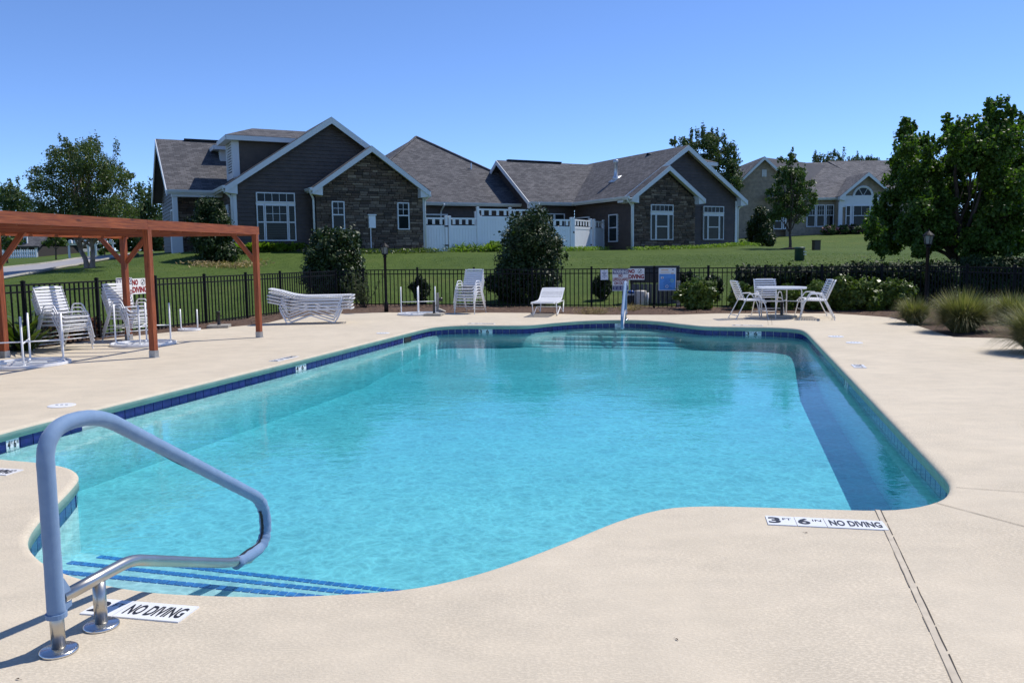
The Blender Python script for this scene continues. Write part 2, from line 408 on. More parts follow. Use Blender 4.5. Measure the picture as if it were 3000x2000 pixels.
def tag(o, label=None, cat=None, group=None, kind=None):
    if label: o['label'] = label
    if cat: o['category'] = cat
    if group: o['group'] = group
    if kind: o['kind'] = kind
    return o
def thing(name, label, cat, loc=(0, 0, 0), rz=0., group=None):
    o = bpy.data.objects.new(name, None); o.location = loc; o.rotation_euler = (0, 0, rz); o.empty_display_size = .2
    return tag(link(o), label, cat, group)
def dup(root, loc, rz, label, group=None):
    r = root.copy(); r.location = loc; r.rotation_euler = (0, 0, rz); COL.objects.link(r); r['label'] = label
    if group: r['group'] = group
    for ch in root.children:
        c = ch.copy(); COL.objects.link(c); c.parent = r
        for g in ch.children:
            d = g.copy(); COL.objects.link(d); d.parent = c
    return r
def fillet(pts, r, n=6, closed=False):
    P = [Vector(p) for p in pts]; outp = []; m = len(P)
    for i in range(m):
        if not closed and i in (0, m - 1): outp.append(P[i]); continue
        a, b, c = P[i - 1], P[i], P[(i + 1) % m]
        d1, d2 = (a - b), (c - b); rr = min(r, d1.length * .48, d2.length * .48)
        p0, p1 = b + d1.normalized() * rr, b + d2.normalized() * rr
        for k in range(n + 1):
            t = k / n; outp.append(p0 * (1 - t) ** 2 + b * (2 * t * (1 - t)) + p1 * t ** 2)
    return outp
def smooth_closed(P, n):
    """Catmull-Rom through the points, resampled to n even steps"""
    P = np.array(P); m = len(P); Q = []
    for i in range(m):
        p0, p1, p2, p3 = P[i - 1], P[i], P[(i + 1) % m], P[(i + 2) % m]
        for t in np.linspace(0, 1, 12, endpoint=False):
            Q.append(.5 * (2 * p1 + (p2 - p0) * t + (2 * p0 - 5 * p1 + 4 * p2 - p3) * t * t + (3 * p1 - p0 - 3 * p2 + p3) * t ** 3))
    Q = np.array(Q); L = np.r_[0, np.cumsum(np.linalg.norm(np.diff(np.r_[Q, Q[:1]], axis=0), axis=1))]
    Q = np.r_[Q, Q[:1]]; u = np.linspace(0, L[-1], n, endpoint=False)
    return np.c_[np.interp(u, L, Q[:, 0]), np.interp(u, L, Q[:, 1])]
def inside(poly, x, y):
    poly = np.asarray(poly); x = np.asarray(x, float); y = np.asarray(y, float); c = np.zeros(x.shape, bool); j = len(poly) - 1
    for i in range(len(poly)):
        xi, yi = poly[i]; xj, yj = poly[j]
        if yi != yj: c ^= ((yi > y) != (yj > y)) & (x < (xj - xi) * (y - yi) / (yj - yi) + xi)
        j = i
    return c
def np_mesh(name, V, quads, mat, parent=None, smooth=False):
    me = bpy.data.meshes.new(name); V = np.asarray(V, np.float32).reshape(-1, 3); n = quads.shape[1]
    me.vertices.add(len(V)); me.vertices.foreach_set('co', V.ravel())
    me.loops.add(quads.size); me.loops.foreach_set('vertex_index', quads.astype(np.int32).ravel())
    me.polygons.add(len(quads)); me.polygons.foreach_set('loop_start', (np.arange(len(quads)) * n).astype(np.int32))
    me.polygons.foreach_set('loop_total', np.full(len(quads), n, np.int32))
    if smooth: me.polygons.foreach_set('use_smooth', np.ones(len(quads), bool))
    me.update(calc_edges=True); me.materials.append(mat)
    return link(bpy.data.objects.new(name, me), parent)

_txt = {}
def text_mesh(body, bold=0.):
    k = (body, bold)
    if k in _txt: return _txt[k]
    cu = bpy.data.curves.new('lettering', 'FONT'); cu.body = body; cu.offset = bold; cu.resolution_u = 3
    ob = bpy.data.objects.new('lettering', cu); COL.objects.link(ob)
    bpy.context.view_layer.update()
    me = bpy.data.meshes.new_from_object(ob.evaluated_get(bpy.context.evaluated_depsgraph_get()))
    v = np.array([p.co[:2] for p in me.vertices]); f = [tuple(p.vertices) for p in me.polygons]
    bpy.data.objects.remove(ob); bpy.data.curves.remove(cu); bpy.data.meshes.remove(me)
    lo, hi = v.min(0), v.max(0); v = (v - (lo + hi) / 2) / (hi - lo)
    _txt[k] = (v, f); return _txt[k]
def put_text(body, cx, cy, w_, h_, mat, parent, z=.0025, bold=.02, name='lettering'):
    """lettering in the parent's local XY plane, centred at cx, cy, fitted to w_ x h_"""
    v, f = text_mesh(body, bold); mb = MB()
    mb.add([(cx + x * w_, cy + y * h_, z) for x, y in v], f)
    return mb.build(name, mat, parent)

# ================================================================== SETTING
# ------------------------------------------------------------------ house frame (shared by terrain and house)
HA = R(27.5); HC = 46.
UX = np.array([math.cos(HA), math.sin(HA)]); VX = np.array([-math.sin(HA), math.cos(HA)])
def HW(u, v): p = UX * u + VX * (v + HC * math.cos(HA)); return float(p[0]), float(p[1])

# fence runs (ground points)
FB = 23.5                                                        # distance of the back run along the pool axis
FL = [G(*q) for q in ((81, 1025), (293, 992), (463, 970), (605, 952), (725, 935.7))]
dl = np.array(FL[-1]) - np.array(FL[0]); dl /= np.linalg.norm(dl)
FL0 = tuple(np.array(FL[0]) - dl * 5.6)
k_ = (FB - np.array(FL[-1]) @ AX) / (dl @ AX); FC = tuple(np.array(FL[-1]) + dl * k_)      # back left corner
FR = S(FB, 4.9); FR2 = S(FB - 4.6, 6.6); FR3 = S(FB - 9., 7.9)

# ------------------------------------------------------------------ terrain
ctrl = []
def cp(px, py, Y): p = W(px, py, Y); ctrl.append((p.x, p.y, p.z))
for q in ((10, 821, 30), (183, 787, 38), (404, 746, 58), (10, 760, 60), (140, 752, 70), (300, 735, 80), (183, 800, 31), (460, 748, 40), (612, 772, 36),
          (2500, 682, 75), (2315, 730, 48), (2226, 733, 56), (2990, 712, 60), (2990, 690, 85), (2342, 766, 30), (2700, 690, 80),
          (-600, 800, 50), (-600, 770, 90), (3600, 705, 60), (1550, 880, 26.2), (982, 880, 26.2)): cp(*q)
for u, z in ((4, 1.85), (6.6, 1.93), (10, 1.86), (15.5, 1.82), (20, 1.8), (25, 1.8), (29, 1.82), (33.5, 1.88), (37.5, 2.1)):
    x, y = HW(u, -.3); ctrl.append((x, y, z)); x, y = HW(u, 7); ctrl.append((x, y, z + .1)); x, y = HW(u, 30); ctrl.append((x, y, z + .3))
for p in [FL0] + FL + [FC, FR, FR2, FR3, S(FB, -6), S(FB, -3), S(FB, 0), S(FB, 2.5), (16, 12), (18, 0), (18, -12), (0, -12), (-18, -12), (-16, 0), (0, 0), (-12, 6),
          S(21, -6), S(21, -2), S(21, 2), S(10, -3), S(5, -3), S(15, -3), (-30, 5), (-30, -20), (30, -20), (40, 5)]:
    ctrl.append((p[0], p[1], -.035))
for a in np.linspace(0, 2 * np.pi, 18, endpoint=False): ctrl.append((260 * math.cos(a), 30 + 260 * math.sin(a), 3.2 if math.sin(a) > -.2 else 0))
ctrl = np.array(ctrl)
def _phi(r): return r
D_ = np.linalg.norm(ctrl[:, None, :2] - ctrl[None, :, :2], axis=2); nC = len(ctrl)
A_ = np.zeros((nC + 1, nC + 1)); A_[:nC, :nC] = -_phi(D_) + np.eye(nC) * .02 * 0; A_[:nC, nC] = 1; A_[nC, :nC] = 1
wts = np.linalg.lstsq(A_, np.r_[ctrl[:, 2], 0], rcond=None)[0]
def terr(x, y):
    x = np.atleast_1d(np.asarray(x, float)); y = np.atleast_1d(np.asarray(y, float))
    d = np.hypot(x[:, None] - ctrl[None, :, 0], y[:, None] - ctrl[None, :, 1])
    return -d @ wts[:nC] + wts[nC]
def tz(x, y): return float(terr(x, y)[0])
def GT(px, py):
    """where the sight line of a photo pixel meets the terrain"""
    d = ray(px, py); Ys = np.linspace(9, 160, 600); X = d[0] / d[1] * Ys; Z = H + d[2] / d[1] * Ys
    dz = Z - terr(X, Ys); i = np.argmax(dz < 0) if (dz < 0).any() else len(Ys) - 1
    return float(X[i]), float(Ys[i])

# deck outline
DE = [(22, 1029), (255, 1000), (326, 991), (523, 970), (680, 957), (753, 950), (790, 944), (830, 934), (930, 922), (1026.8, 918), (1137, 915), (1306.5, 917), (1400, 915.5), (1549, 916.5),
      (1665, 920), (1757, 922.4), (1965, 922), (2100, 918), (2238, 918), (2440, 918), (2506, 922), (2613, 930), (2655, 943), (2679, 951), (2753, 975.5), (2794, 987), (2957, 991), (2990, 1001)]
deck_out = [G(*q) for q in DE] + [(9.6, 11.2), (12.5, 9.5), (14, 4), (14, -9), (-14, -9), (-13.2, 4), (FL0[0] + .12, FL0[1])]
# grid ground sheet, open under the deck where the pool is dug
def sheet():
    xs = np.r_[np.linspace(-420, -60, 14), np.arange(-50, 62, 1.0), np.linspace(72, 420, 14)]
    ys = np.r_[np.r_[np.linspace(-420, -80, 8), np.linspace(-60, -8, 8)], np.arange(-6, 100, 1.0), np.linspace(112, 700, 22)]
    X, Y = np.meshgrid(xs, ys); Z = terr(X.ravel(), Y.ravel()).reshape(X.shape)
    s, t = X * AX[0] + Y * AX[1], X * BX[0] + Y * BX[1]
    nx, ny = len(xs), len(ys); idx = np.arange(nx * ny).reshape(ny, nx)
    q = np.stack([idx[:-1, :-1], idx[:-1, 1:], idx[1:, 1:], idx[1:, :-1]], -1).reshape(-1, 4)
    hole = ((s > 1.5) & (s < 20.6) & (t > -8) & (t < 3.2)).ravel()
    q = q[~hole[q].any(1)]
    V = np.c_[X.ravel(), Y.ravel(), Z.ravel()]
    ind = inside(deck_out, V[:, 0], V[:, 1]); V[ind, 2] -= .16
    return tag(np_mesh('lawn', V, q, M['lawn'], smooth=True), 'mown green lawn rising from the pool fence to the houses', kind='structure')
sheet()

# ------------------------------------------------------------------ pool outline in pool axes (s along, t across)
PO = [(7.0, -6.31), (9, -6.3), (11, -6.29), (13, -6.3), (15, -6.32), (16.6, -6.32), (17.1, -6.2), (17.42, -5.83), (17.5, -5.38), (17.55, -4.75), (17.75, -4.3), (18.4, -3.9), (19.0, -3.4),
      (19.3, -2.85), (19.37, -2.27), (19.05, -1.62), (18.34, -1.04), (17.86, -.6), (17.76, -.3), (17.72, .3), (17.66, .85), (17.35, 1.28), (16.7, 1.4), (15, 1.41), (13, 1.41), (11, 1.41), (9, 1.41),
      (7.2, 1.41), (6.2, 1.41), (5.85, 1.40), (5.6, 1.34), (5.4, 1.24), (5.22, 1.06), (5.12, .85), (5.07, .5), (5.03, .15), (4.98, -.15), (4.87, -.38), (4.6, -.6), (4.18, -.83), (3.85, -1.02), (3.6, -1.2),
      (3.42, -1.4), (3.3, -1.65), (3.2, -1.95), (3.14, -2.25), (3.11, -2.55), (3.14, -2.85), (3.22, -3.15), (3.36, -3.44), (3.56, -3.7), (3.86, -3.92), (4.22, -4.12), (4.5, -4.28), (4.75, -4.45), (4.92, -4.68),
      (5.01, -5.0), (5.04, -5.4), (5.12, -5.85), (5.4, -6.18), (6.0, -6.3)]
NP = 460
OUT = smooth_closed([S(*q) for q in PO], NP)
tg = np.roll(OUT, -1, 0) - np.roll(OUT, 1, 0); tg /= np.linalg.norm(tg, axis=1)[:, None]
area = .5 * np.sum(OUT[:, 0] * np.roll(OUT[:, 1], -1) - np.roll(OUT[:, 0], -1) * OUT[:, 1])
OUTN = np.c_[tg[:, 1], -tg[:, 0]] * (1 if area > 0 else -1)      # away from the water
WATER_Z = -.172; FLOOR_Z = -.80

# deck slab with its rounded lip
import bmesh
def build_deck():
    bm = bmesh.new(); inner = OUT + OUTN * .045
    iv = [bm.verts.new((*p, 0)) for p in inner]; ov = [bm.verts.new((*p, 0)) for p in deck_out]
    E_ = [bm.edges.new((l[i], l[(i + 1) % len(l)])) for l in (iv, ov) for i in range(len(l))]
    bmesh.ops.triangle_fill(bm, edges=E_, use_beauty=True)
    for f in bm.faces:
        f.normal_update()
        if f.normal.z < 0: f.normal_flip()
    prof = [(.045, 0), (.026, -.0025), (.010, -.009), (.001, -.019), (-.001, -.026)]
    prev = iv
    for k, (off, z) in enumerate(prof[1:]):
        cur = [bm.verts.new((*p, z)) for p in (OUT + OUTN * off)]
        for i in range(NP):
            j = (i + 1) % NP; f = bm.faces.new((prev[i], prev[j], cur[j], cur[i])); f.smooth = True
        prev = cur
    lo = [bm.verts.new((p[0], p[1], -.14)) for p in deck_out]
    for i in range(len(ov)):
        j = (i + 1) % len(ov); bm.faces.new((ov[i], lo[i], lo[j], ov[j]))
    bmesh.ops.recalc_face_normals(bm, faces=bm.faces)
    me = bpy.data.meshes.new('pool_deck'); bm.to_mesh(me); bm.free(); me.materials.append(M['deck'])
    return tag(link(bpy.data.objects.new('pool_deck', me)), 'sand coloured textured concrete deck round the pool', kind='structure')
deck = build_deck()

def ring(name, prof, mat, parent=None):
    V = np.concatenate([np.c_[OUT + OUTN * o, np.full(NP, z)] for o, z in prof]); q = []
    for k in range(len(prof) - 1):
        for i in range(NP):
            j = (i + 1) % NP; q.append((k * NP + i, k * NP + j, (k + 1) * NP + j, (k + 1) * NP + i))
    return np_mesh(name, V, np.array(q), mat, parent, True)
ring('coping_face', [(-.001, -.026), (-.001, -.094), (.035, -.096)], M['coping'], deck)
pool = tag(ring('pool_wall', [(.03, -.09), (.03, -.205), (.014, -.207), (.014, FLOOR_Z - .05)], M['plaster']), 'pale aqua plastered pool wall', kind='structure')
# floor: one sheet, rising a little towards the far end
fs_, ft_ = np.linspace(2.2, 20.2, 60), np.linspace(-7.4, 2.5, 8)
FS, FT = np.meshgrid(fs_, ft_); FZ = np.interp(FS, [2, 13.5, 17.2, 21], [FLOOR_Z, FLOOR_Z, -.50, -.50])
FX, FY = FS * AX[0] + FT * BX[0], FS * AX[1] + FT * BX[1]; ix = np.arange(FS.size).reshape(FS.shape)
tag(np_mesh('pool_floor', np.c_[FX.ravel(), FY.ravel(), FZ.ravel()], np.stack([ix[:-1, :-1], ix[1:, :-1], ix[1:, 1:], ix[:-1, 1:]], -1).reshape(-1, 4)[:, ::-1], M['plaster']), 'pale aqua pool floor', kind='structure')
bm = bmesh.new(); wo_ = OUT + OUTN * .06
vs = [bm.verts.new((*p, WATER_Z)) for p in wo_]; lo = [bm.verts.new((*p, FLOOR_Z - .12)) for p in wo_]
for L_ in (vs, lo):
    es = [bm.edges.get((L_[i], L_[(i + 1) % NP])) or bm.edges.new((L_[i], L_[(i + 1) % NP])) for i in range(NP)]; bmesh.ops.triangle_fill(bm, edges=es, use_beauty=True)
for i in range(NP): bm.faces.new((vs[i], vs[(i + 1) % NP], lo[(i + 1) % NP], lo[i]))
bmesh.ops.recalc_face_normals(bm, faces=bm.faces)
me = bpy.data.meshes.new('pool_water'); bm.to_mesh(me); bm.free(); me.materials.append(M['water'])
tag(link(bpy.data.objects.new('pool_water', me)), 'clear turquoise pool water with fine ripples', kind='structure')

# waterline tiles, one by one, where the photograph shows them
LEN = np.r_[0, np.cumsum(np.linalg.norm(np.diff(np.r_[OUT, OUT[:1]], axis=0), axis=1))]
def at_len(l):
    l = l % LEN[-1]; i = int(np.searchsorted(LEN, l) - 1) % NP; t = (l - LEN[i]) / max(1e-9, LEN[i + 1] - LEN[i]); j = (i + 1) % NP
    p = OUT[i] * (1 - t) + OUT[j] * t; d = OUTN[i] * (1 - t) + OUTN[j] * t; return p, d / np.linalg.norm(d)
PITCH_T = .1524; nT = int(LEN[-1] / PITCH_T); pt = LEN[-1] / nT
tile_me = MB().box((0, 0, 0), (pt - .009, .014, .103)).mesh('tile', M['ptile'])
def near_len(x, y): return LEN[int(np.argmin(np.hypot(OUT[:, 0] - x, OUT[:, 1] - y)))]
SKIM = [near_len(*G(294, 1195)), near_len(*G(1178, 972))]
for k in range(nT):
    l = (k + .5) * pt; p, d = at_len(l); s_, t_ = ST(*p)
    if d @ (-p) > 0 and s_ < 5.6 and t_ > -3.3: continue          # near side: hidden under the lip
    if any(abs((l - q + LEN[-1] / 2) % LEN[-1] - LEN[-1] / 2) < .22 for q in SKIM): continue
    c = p + d * .022
    inst('tile', tile_me, pool, (c[0], c[1], -.1485), (0, 0, math.atan2(d[1], d[0]) - math.pi / 2))
ring('grout_bed', [(.0265, -.093), (.0265, -.203)], M['grout'], pool)
for l in SKIM:
    p, d = at_len(l); a = math.atan2(d[1], d[0]) - math.pi / 2
    o = MB().box((0, 0, 0), (.36, .03, .108)).build('skimmer_opening', M['darkhole'], pool); c = p + d * .022; o.location = (c[0], c[1], -.150); o.rotation_euler = (0, 0, a)

# entry steps at both rounded ends (submerged)
steps = tag(MB().box((0, 0, -5), (.001, .001, .001)).build('pool_steps', M['plaster']), 'submerged plaster entry steps', kind='structure')
mb = MB(); rot = Matrix.Rotation(-TH, 3, 'Z')
SN = []
for (xa, ya), (xb, yb), z in (((186, 1676), (850, 1741), -.25), ((181, 1645), (1000, 1733), -.38), ((191, 1619), (1000, 1713), -.51)):
    (sa, ta), (sb, tb) = ST(*G(xa, ya, z)), ST(*G(xb, yb, z)); k_ = (sb - sa) / (tb - ta); SN.append((sa - k_ * ta, k_, z))
for s0, k_, z in SN:
    poly = [S(2.6, -4.7), S(2.6, -.2), S(s0 + k_ * -.2 + .033, -.2), S(s0 + k_ * -4.7 + .033, -4.7)]
    mb.prism(poly, (0, 0, FLOOR_Z - .05 - z), (0, 0, z), (1, 0, 0), (0, 1, 0))
for k, (s_, z) in enumerate([(18.75, -.24), (18.4, -.32), (18.05, -.40), (17.7, -.47)]):
    c = S((s_ + 20.4) / 2, -2.35); mb.box((c[0], c[1], (z + FLOOR_Z) / 2 - .01), (4.4 + k * .3, 20.4 - s_, z - FLOOR_Z), rot)
bpy.data.objects.remove(steps)
steps = tag(mb.build('pool_steps', M['plaster']), 'submerged plaster entry steps at both rounded ends of the pool', kind='structure')
nt_me = MB().box((0, 0, 0), (.0435, .046, .006)).mesh('tile', M['ntile'])
for s0, k_, z in SN:
    sm_ = s0 + k_ * -2.45; half = float(np.interp(sm_, [3.6, 3.9, 4.2, 4.6], [1.25, 1.42, 1.6, 1.75])); n_ = int(2 * half / .0515)
    for k in range(n_):
        t_ = -2.45 - half + (k + .5) * .0515; c = S(s0 + k_ * t_, t_)
        inst('tile', nt_me, steps, (c[0], c[1], z + .002), (0, 0, -TH + math.atan(k_) + random.uniform(-.02, .02)))

# things set in the pool
for x, y, r_ in ((1400, 1139, .0), (1820, 1152, .0)):
    c = G(x, y, FLOOR_Z); d = thing('pool_drain', 'square grated drain on the pool floor, ' + ('nearer the left wall' if x < 1500 else 'nearer the right wall'), 'drain', (c[0], c[1], FLOOR_Z), -TH, 'main drains on the pool floor')
    MB().box((0, 0, .002), (.5, .5, .003)).build('drain_frame', M['plaster'], d)
    b = MB()
    for k in range(9): b.box((-.2 + k * .05, 0, .005), (.022, .44, .002))
    b.build('grate', M['grate'], d)
# ------------------------------------------------------------------ deck joints, lids, markers
def strip(a, b, w_, z, mat, name, jag=0.):
    a, b = np.array(a), np.array(b); d = (b - a); L = np.linalg.norm(d); d /= L; n_ = np.array([d[1], -d[0]]); m = max(2, int(L / .06)) if jag else 2
    V = []; q = []
    for i in range(m):
        p = a + d * L * i / (m - 1)
        for sgn in (-1, 1): V.append((*(p + n_ * sgn * w_ * (.5 + jag * (random.random() - .3))), z))
    for i in range(m - 1): q.append((2 * i, 2 * i + 2, 2 * i + 3, 2 * i + 1))
    return np_mesh(name, np.array(V), np.array(q), mat, deck)
M['jointdark'] = plain('open_joint', (.06, .048, .036), .95)
M['jointsoft'] = plain('silted_joint', (.24, .20, .15), .95)
M['jointfill'] = plain('joint_filler', (.50, .43, .33), .8, var=.15, scale=14)
j0, j1 = G(2572, 1494), G(2800, 1990); d_ = (np.array(j1) - np.array(j0)); d_ /= np.linalg.norm(d_); j1 = tuple(np.array(j1) + d_ * 1.5); nn = np.array([d_[1], -d_[0]])
strip(j0, j1, .030, .003, M['jointfill'], 'expansion_joint')
for sg, wj_ in ((-1, .0036), (1, .0020)):
    A_0, B_0 = np.array(j0) + nn * sg * .0155, np.array(j1) + nn * sg * .0155; f = 0.
    while f < 1:                           # worn, broken lines
        g_ = min(1., f + random.uniform(.03, .16)); strip(A_0 + (B_0 - A_0) * f, A_0 + (B_0 - A_0) * g_, wj_ * random.uniform(.6, 1.3), .005, M['jointdark'] if sg < 0 else M['jointsoft'], 'joint_gap', .9); f = g_ + (random.uniform(0, .012) if sg < 0 else random.uniform(.005, .05))
for a, b in (((2802, 1428), (3000, 1442)), ((2738, 1472), (3000, 1542)), ((2258, 918), (2262, 953)), ((2246, 918), (2251, 953)), ((770, 962), (1300, 958))):
    ga, gb = np.array(G(*a)), np.array(G(*b))
    if b[0] == 3000: gb = gb + (gb - ga) * .8
    strip(ga, gb, .0035, .004, M['jointdark'], 'joint_gap', .6)

def marker(cx, cy, wdir, texts, label, w_tot, h_=.152, z=.004):
    """flat deck tile marker; texts = [(text, x share, width share, height share, dy), ...] in a row of tiles"""
    m = thing('depth_marker', label, 'pool marker', (cx, cy, 0), math.atan2(wdir[1], wdir[0]), 'no diving and depth markers')
    return m
def deck_marker(quad_c, ang, tiles, label):
    """tiles: list of (width, [(text, cx, cy, w, h, bold), ...])"""
    m = thing('depth_marker', label, 'pool marker', (quad_c[0], quad_c[1], .0), ang, 'depth and no diving markers')
    tot = sum(t[0] for t in tiles); x = -tot / 2
    for w_, tx in tiles:
        MB().box((x + w_ / 2, 0, .003), (w_ - .004, .154, .006)).build('marker_tile', M['tilewhite'], m)
        for body, cx, cy, ww, hh, bo in tx: put_text(body, x + cx * w_, cy * .154, ww * w_, hh * .154, M['ink'], m, .0075, bo)
        x += w_
    return m
T3 = (.158, [('3', .28, 0, .42, .66, .03), ('FT', .72, .16, .30, .22, .0)])
T6 = (.158, [('6', .28, 0, .42, .66, .03), ('IN', .74, .16, .30, .22, .0)])
T2 = (.158, [('2', .30, 0, .44, .66, .03), ('FT', .74, .16, .30, .22, .0)])
T4 = (.158, [('4', .28, 0, .42, .66, .03), ('FT', .72, .16, .30, .22, .0)])
ND = (.316, [('NO DIVING', .5, 0, .86, .62, .028)])
a_, b_, c_, e_ = [np.array(G(*q)) for q in ((2240.8, 1510.9), (2585.4, 1526.8), (2605, 1555.8), (2248.6, 1538.4))]
dv = b_ - a_; deck_marker((a_ + b_ + c_ + e_) / 4, math.atan2(dv[1], dv[0]), [T3, T6, ND], 'white 3 FT 6 IN NO DIVING deck tile crossed by the joint at right')
c_ = np.array(G(377, 1804)); dv = np.array(G(588, 1780)) - np.array(G(345, 1760)); deck_marker(np.array(G(410, 1789)), math.atan2(dv[1], dv[0]), [T2, ND], 'white 2 FT NO DIVING deck tile beside the near handrail base')
deck_marker(G(-35, 1380), -TH + .02, [T3, ND], 'white NO DIVING deck tile on the corner of deck at far left edge')
deck_marker(G(2516, 1073), -TH - math.pi / 2, [T3, T6], 'white tile marker set in the deck beside the right pool edge')
deck_marker(G(833, 1051), -TH + math.pi / 2, [T3, T6, ND], 'white tile marker set in the deck beside the left pool edge')
deck_marker(G(2190, 953.5), -TH, [T3, T6, ND], 'white tile marker in the deck behind the far right pool edge')
deck_marker(G(1410, 948), -TH, [T3, T6, ND], 'white tile marker in the deck behind the far left pool edge')
def wall_marker(x, y, tiles, label, flip=False):
    p, d = at_len(near_len(*G(x, y))); a = math.atan2(-d[1], -d[0]) + math.pi / 2
    m = thing('depth_marker', label, 'pool marker', (p[0] + d[0] * .010, p[1] + d[1] * .010, -.149), 0, 'waterline depth markers')
    m.rotation_euler = (math.pi / 2, 0, a)
    tot = sum(t[0] for t in tiles); xx = -tot / 2
    for w_, tx in tiles:
        MB().box((xx + w_ / 2, 0, -.004), (w_ - .003, .105, .008)).build('marker_tile', M['tilewhite'], m)
        for body, cx, cy, ww, hh, bo in tx: put_text(body, xx + cx * w_, cy * .105 + .008, ww * w_, hh * .11, M['ink'], m, .0025, bo)
        xx += w_
    return m
wall_marker(1421, 953, [T3, T6], '3 FT 6 IN white waterline tile left of the far handrail')
wall_marker(2201, 957, [T3, T6], '3 FT 6 IN white waterline tile near the far right pool corner')
wall_marker(889, 1049, [T4, T6], '4 FT 6 IN white waterline tile on the long left pool wall')
wall_marker(40, 1255, [(.152, [('4', .2, 0, .2, .66, .03), ('FT', .42, .1, .16, .3, .01), ('6', .66, 0, .2, .66, .03), ('IN', .88, .1, .14, .3, .01)])], 'white waterline tile on the left pool wall behind the near handrail')
wall_marker(2475, 1090, [T3, T6], 'white waterline tile on the right pool wall')
wall_marker(1815, 936, [(.158, [('FT', .66, .1, .40, .34, .01)])], 'small FT white waterline tile behind the far handrail')
for k, (x, y, lab) in enumerate(((181, 1188, 'round white skimmer lid in the deck left of the near handrail'), (1122, 976, 'round white skimmer lid in the deck by the far left pool corner'),
                   (2449, 986, 'larger round white lid in the deck by the far right pool corner'), (2503, 1004, 'thin round white lid nearer the camera at far right pool corner'))):
    c = G(x, y); l = thing('skimmer_lid', lab, 'deck lid', (c[0], c[1], 0), 0, 'skimmer lids in the deck')
    MB().lathe([(.135, 0), (.135, .006), (.12, .009), (.02, .010)], 24).build('lid', M['white'], l)
    for sg in (-1, 0, 1): MB().box((sg * .05, .0, .011), (.026, .012, .004)).build('finger_hole', M['ink'], l)

for x, y, lab in ((1983, 1874, 'tiny curled brown leaf on the bare deck at lower centre'), (2362, 1561, 'tiny dry brown leaf just below the 3 FT 6 IN deck tile'), (52, 1990, 'dark scrap of leaf on the deck near the handrail base')):
    c = G(x, y); t = thing('dry_leaf', lab, 'leaf', (c[0], c[1], .002), random.random() * 6, 'dry leaves on the deck')
    MB().add([(-.011, 0, .001), (0, -.004, .004), (.012, 0, .002), (0, .004, .004)], [(0, 1, 2, 3)]).build('leaf_blade', M['chip'] if 'chip' in M else M['mulch'], t); MB().tube([(.012, 0, .002), (.019, .002, .001)], .0007, 4).build('stalk', M['bark'], t)
# ------------------------------------------------------------------ mulch beds
def band(name, A, B, mat, lift=.02, label=None, rows=6):
    """strip between two polylines of equal length, slightly mounded, draped on the terrain"""
    A, B = np.array(A), np.array(B); V = []; n_ = len(A)
    for j in range(rows + 1):
        f = j / rows; P = A * (1 - f) + B * f; z = np.maximum(terr(P[:, 0], P[:, 1]), -.03) + lift + .05 * math.sin(math.pi * f) + rng.normal(0, .008, n_)
        if j == 0: z = np.full(n_, -.01)
        V.append(np.c_[P, z])
    q = []
    for j in range(rows):
        for i in range(n_ - 1): q.append((j * n_ + i, j * n_ + i + 1, (j + 1) * n_ + i + 1, (j + 1) * n_ + i))
    return tag(np_mesh(name, np.concatenate(V), np.array(q), mat, None, True), label, kind='structure')
def resample(P, n):
    P = np.array(P, float); L = np.r_[0, np.cumsum(np.linalg.norm(np.diff(P, axis=0), axis=1))]; u = np.linspace(0, L[-1], n)
    return np.c_[np.interp(u, L, P[:, 0]), np.interp(u, L, P[:, 1])]
dk = [np.array(p) for p in deck_out]
fence_line = [FL0] + FL + [FC, FR]
bk_out = [tuple(np.array(p) - np.array([dl[1], -dl[0]]) * .45) for p in [FL0] + FL] + [tuple(np.array(FC) + AX * .45 - BX * .4), tuple(np.array(FR) + AX * .45)]
inner_edge = [np.array(deck_out[-1])] + [dk[i] for i in range(0, 21)]
band('mulch_bed', resample(inner_edge, 90), resample(bk_out, 90), M['mulch'], label='strip of pine mulch under the back fence')
right_in = [dk[i] for i in range(20, 28)] + [np.array((9.6, 11.2)), np.array((12.5, 9.5)), np.array((14, 4))]
right_out = [np.array(FR) + AX * .45] + [np.array(FR) + BX * .4, np.array(FR2) + BX * .4, np.array(FR3) + BX * .5, np.array((15.5, 10)), np.array((16.5, 4))]
band('mulch_bed', resample(right_in, 50), resample(right_out, 50), M['mulch'], label='reddish mulch bed behind the deck at right', rows=10)
def chips():
    n = 2600; V = []
    a1 = resample(inner_edge, 400); b1 = resample(bk_out, 400); a2 = resample(right_in, 400); b2 = resample(right_out, 400)
    for k in range(n):
        A, B = (a1, b1) if random.random() < .6 else (a2, b2); i = random.randrange(400); f = random.random() ** .8
        p = A[i] * (1 - f) + B[i] * f; z = max(-.03, tz(*p)) + .02 + .05 * math.sin(math.pi * f) + .012
        a = random.random() * math.tau; L = random.uniform(.02, .07); wd = random.uniform(.004, .014); d = np.array([math.cos(a), math.sin(a)]); e = np.array([-d[1], d[0]])
        t1, t2 = random.uniform(-.01, .03), random.uniform(-.01, .03)
        V += [(*(p - d * L - e * wd), z + t1), (*(p + d * L - e * wd), z + t2), (*(p + d * L + e * wd), z + t2 + .005), (*(p - d * L + e * wd), z + t1 + .004)]
    q = np.arange(4 * n).reshape(-1, 4)
    return tag(np_mesh('mulch_chips', np.array(V), q, M['chip']), 'loose bark chips and dry straw scattered on the mulch', kind='stuff')
M['chip'] = m_leaf('bark_chip', (.05, .028, .018), (.32, .20, .12), .8, 0)
chips()

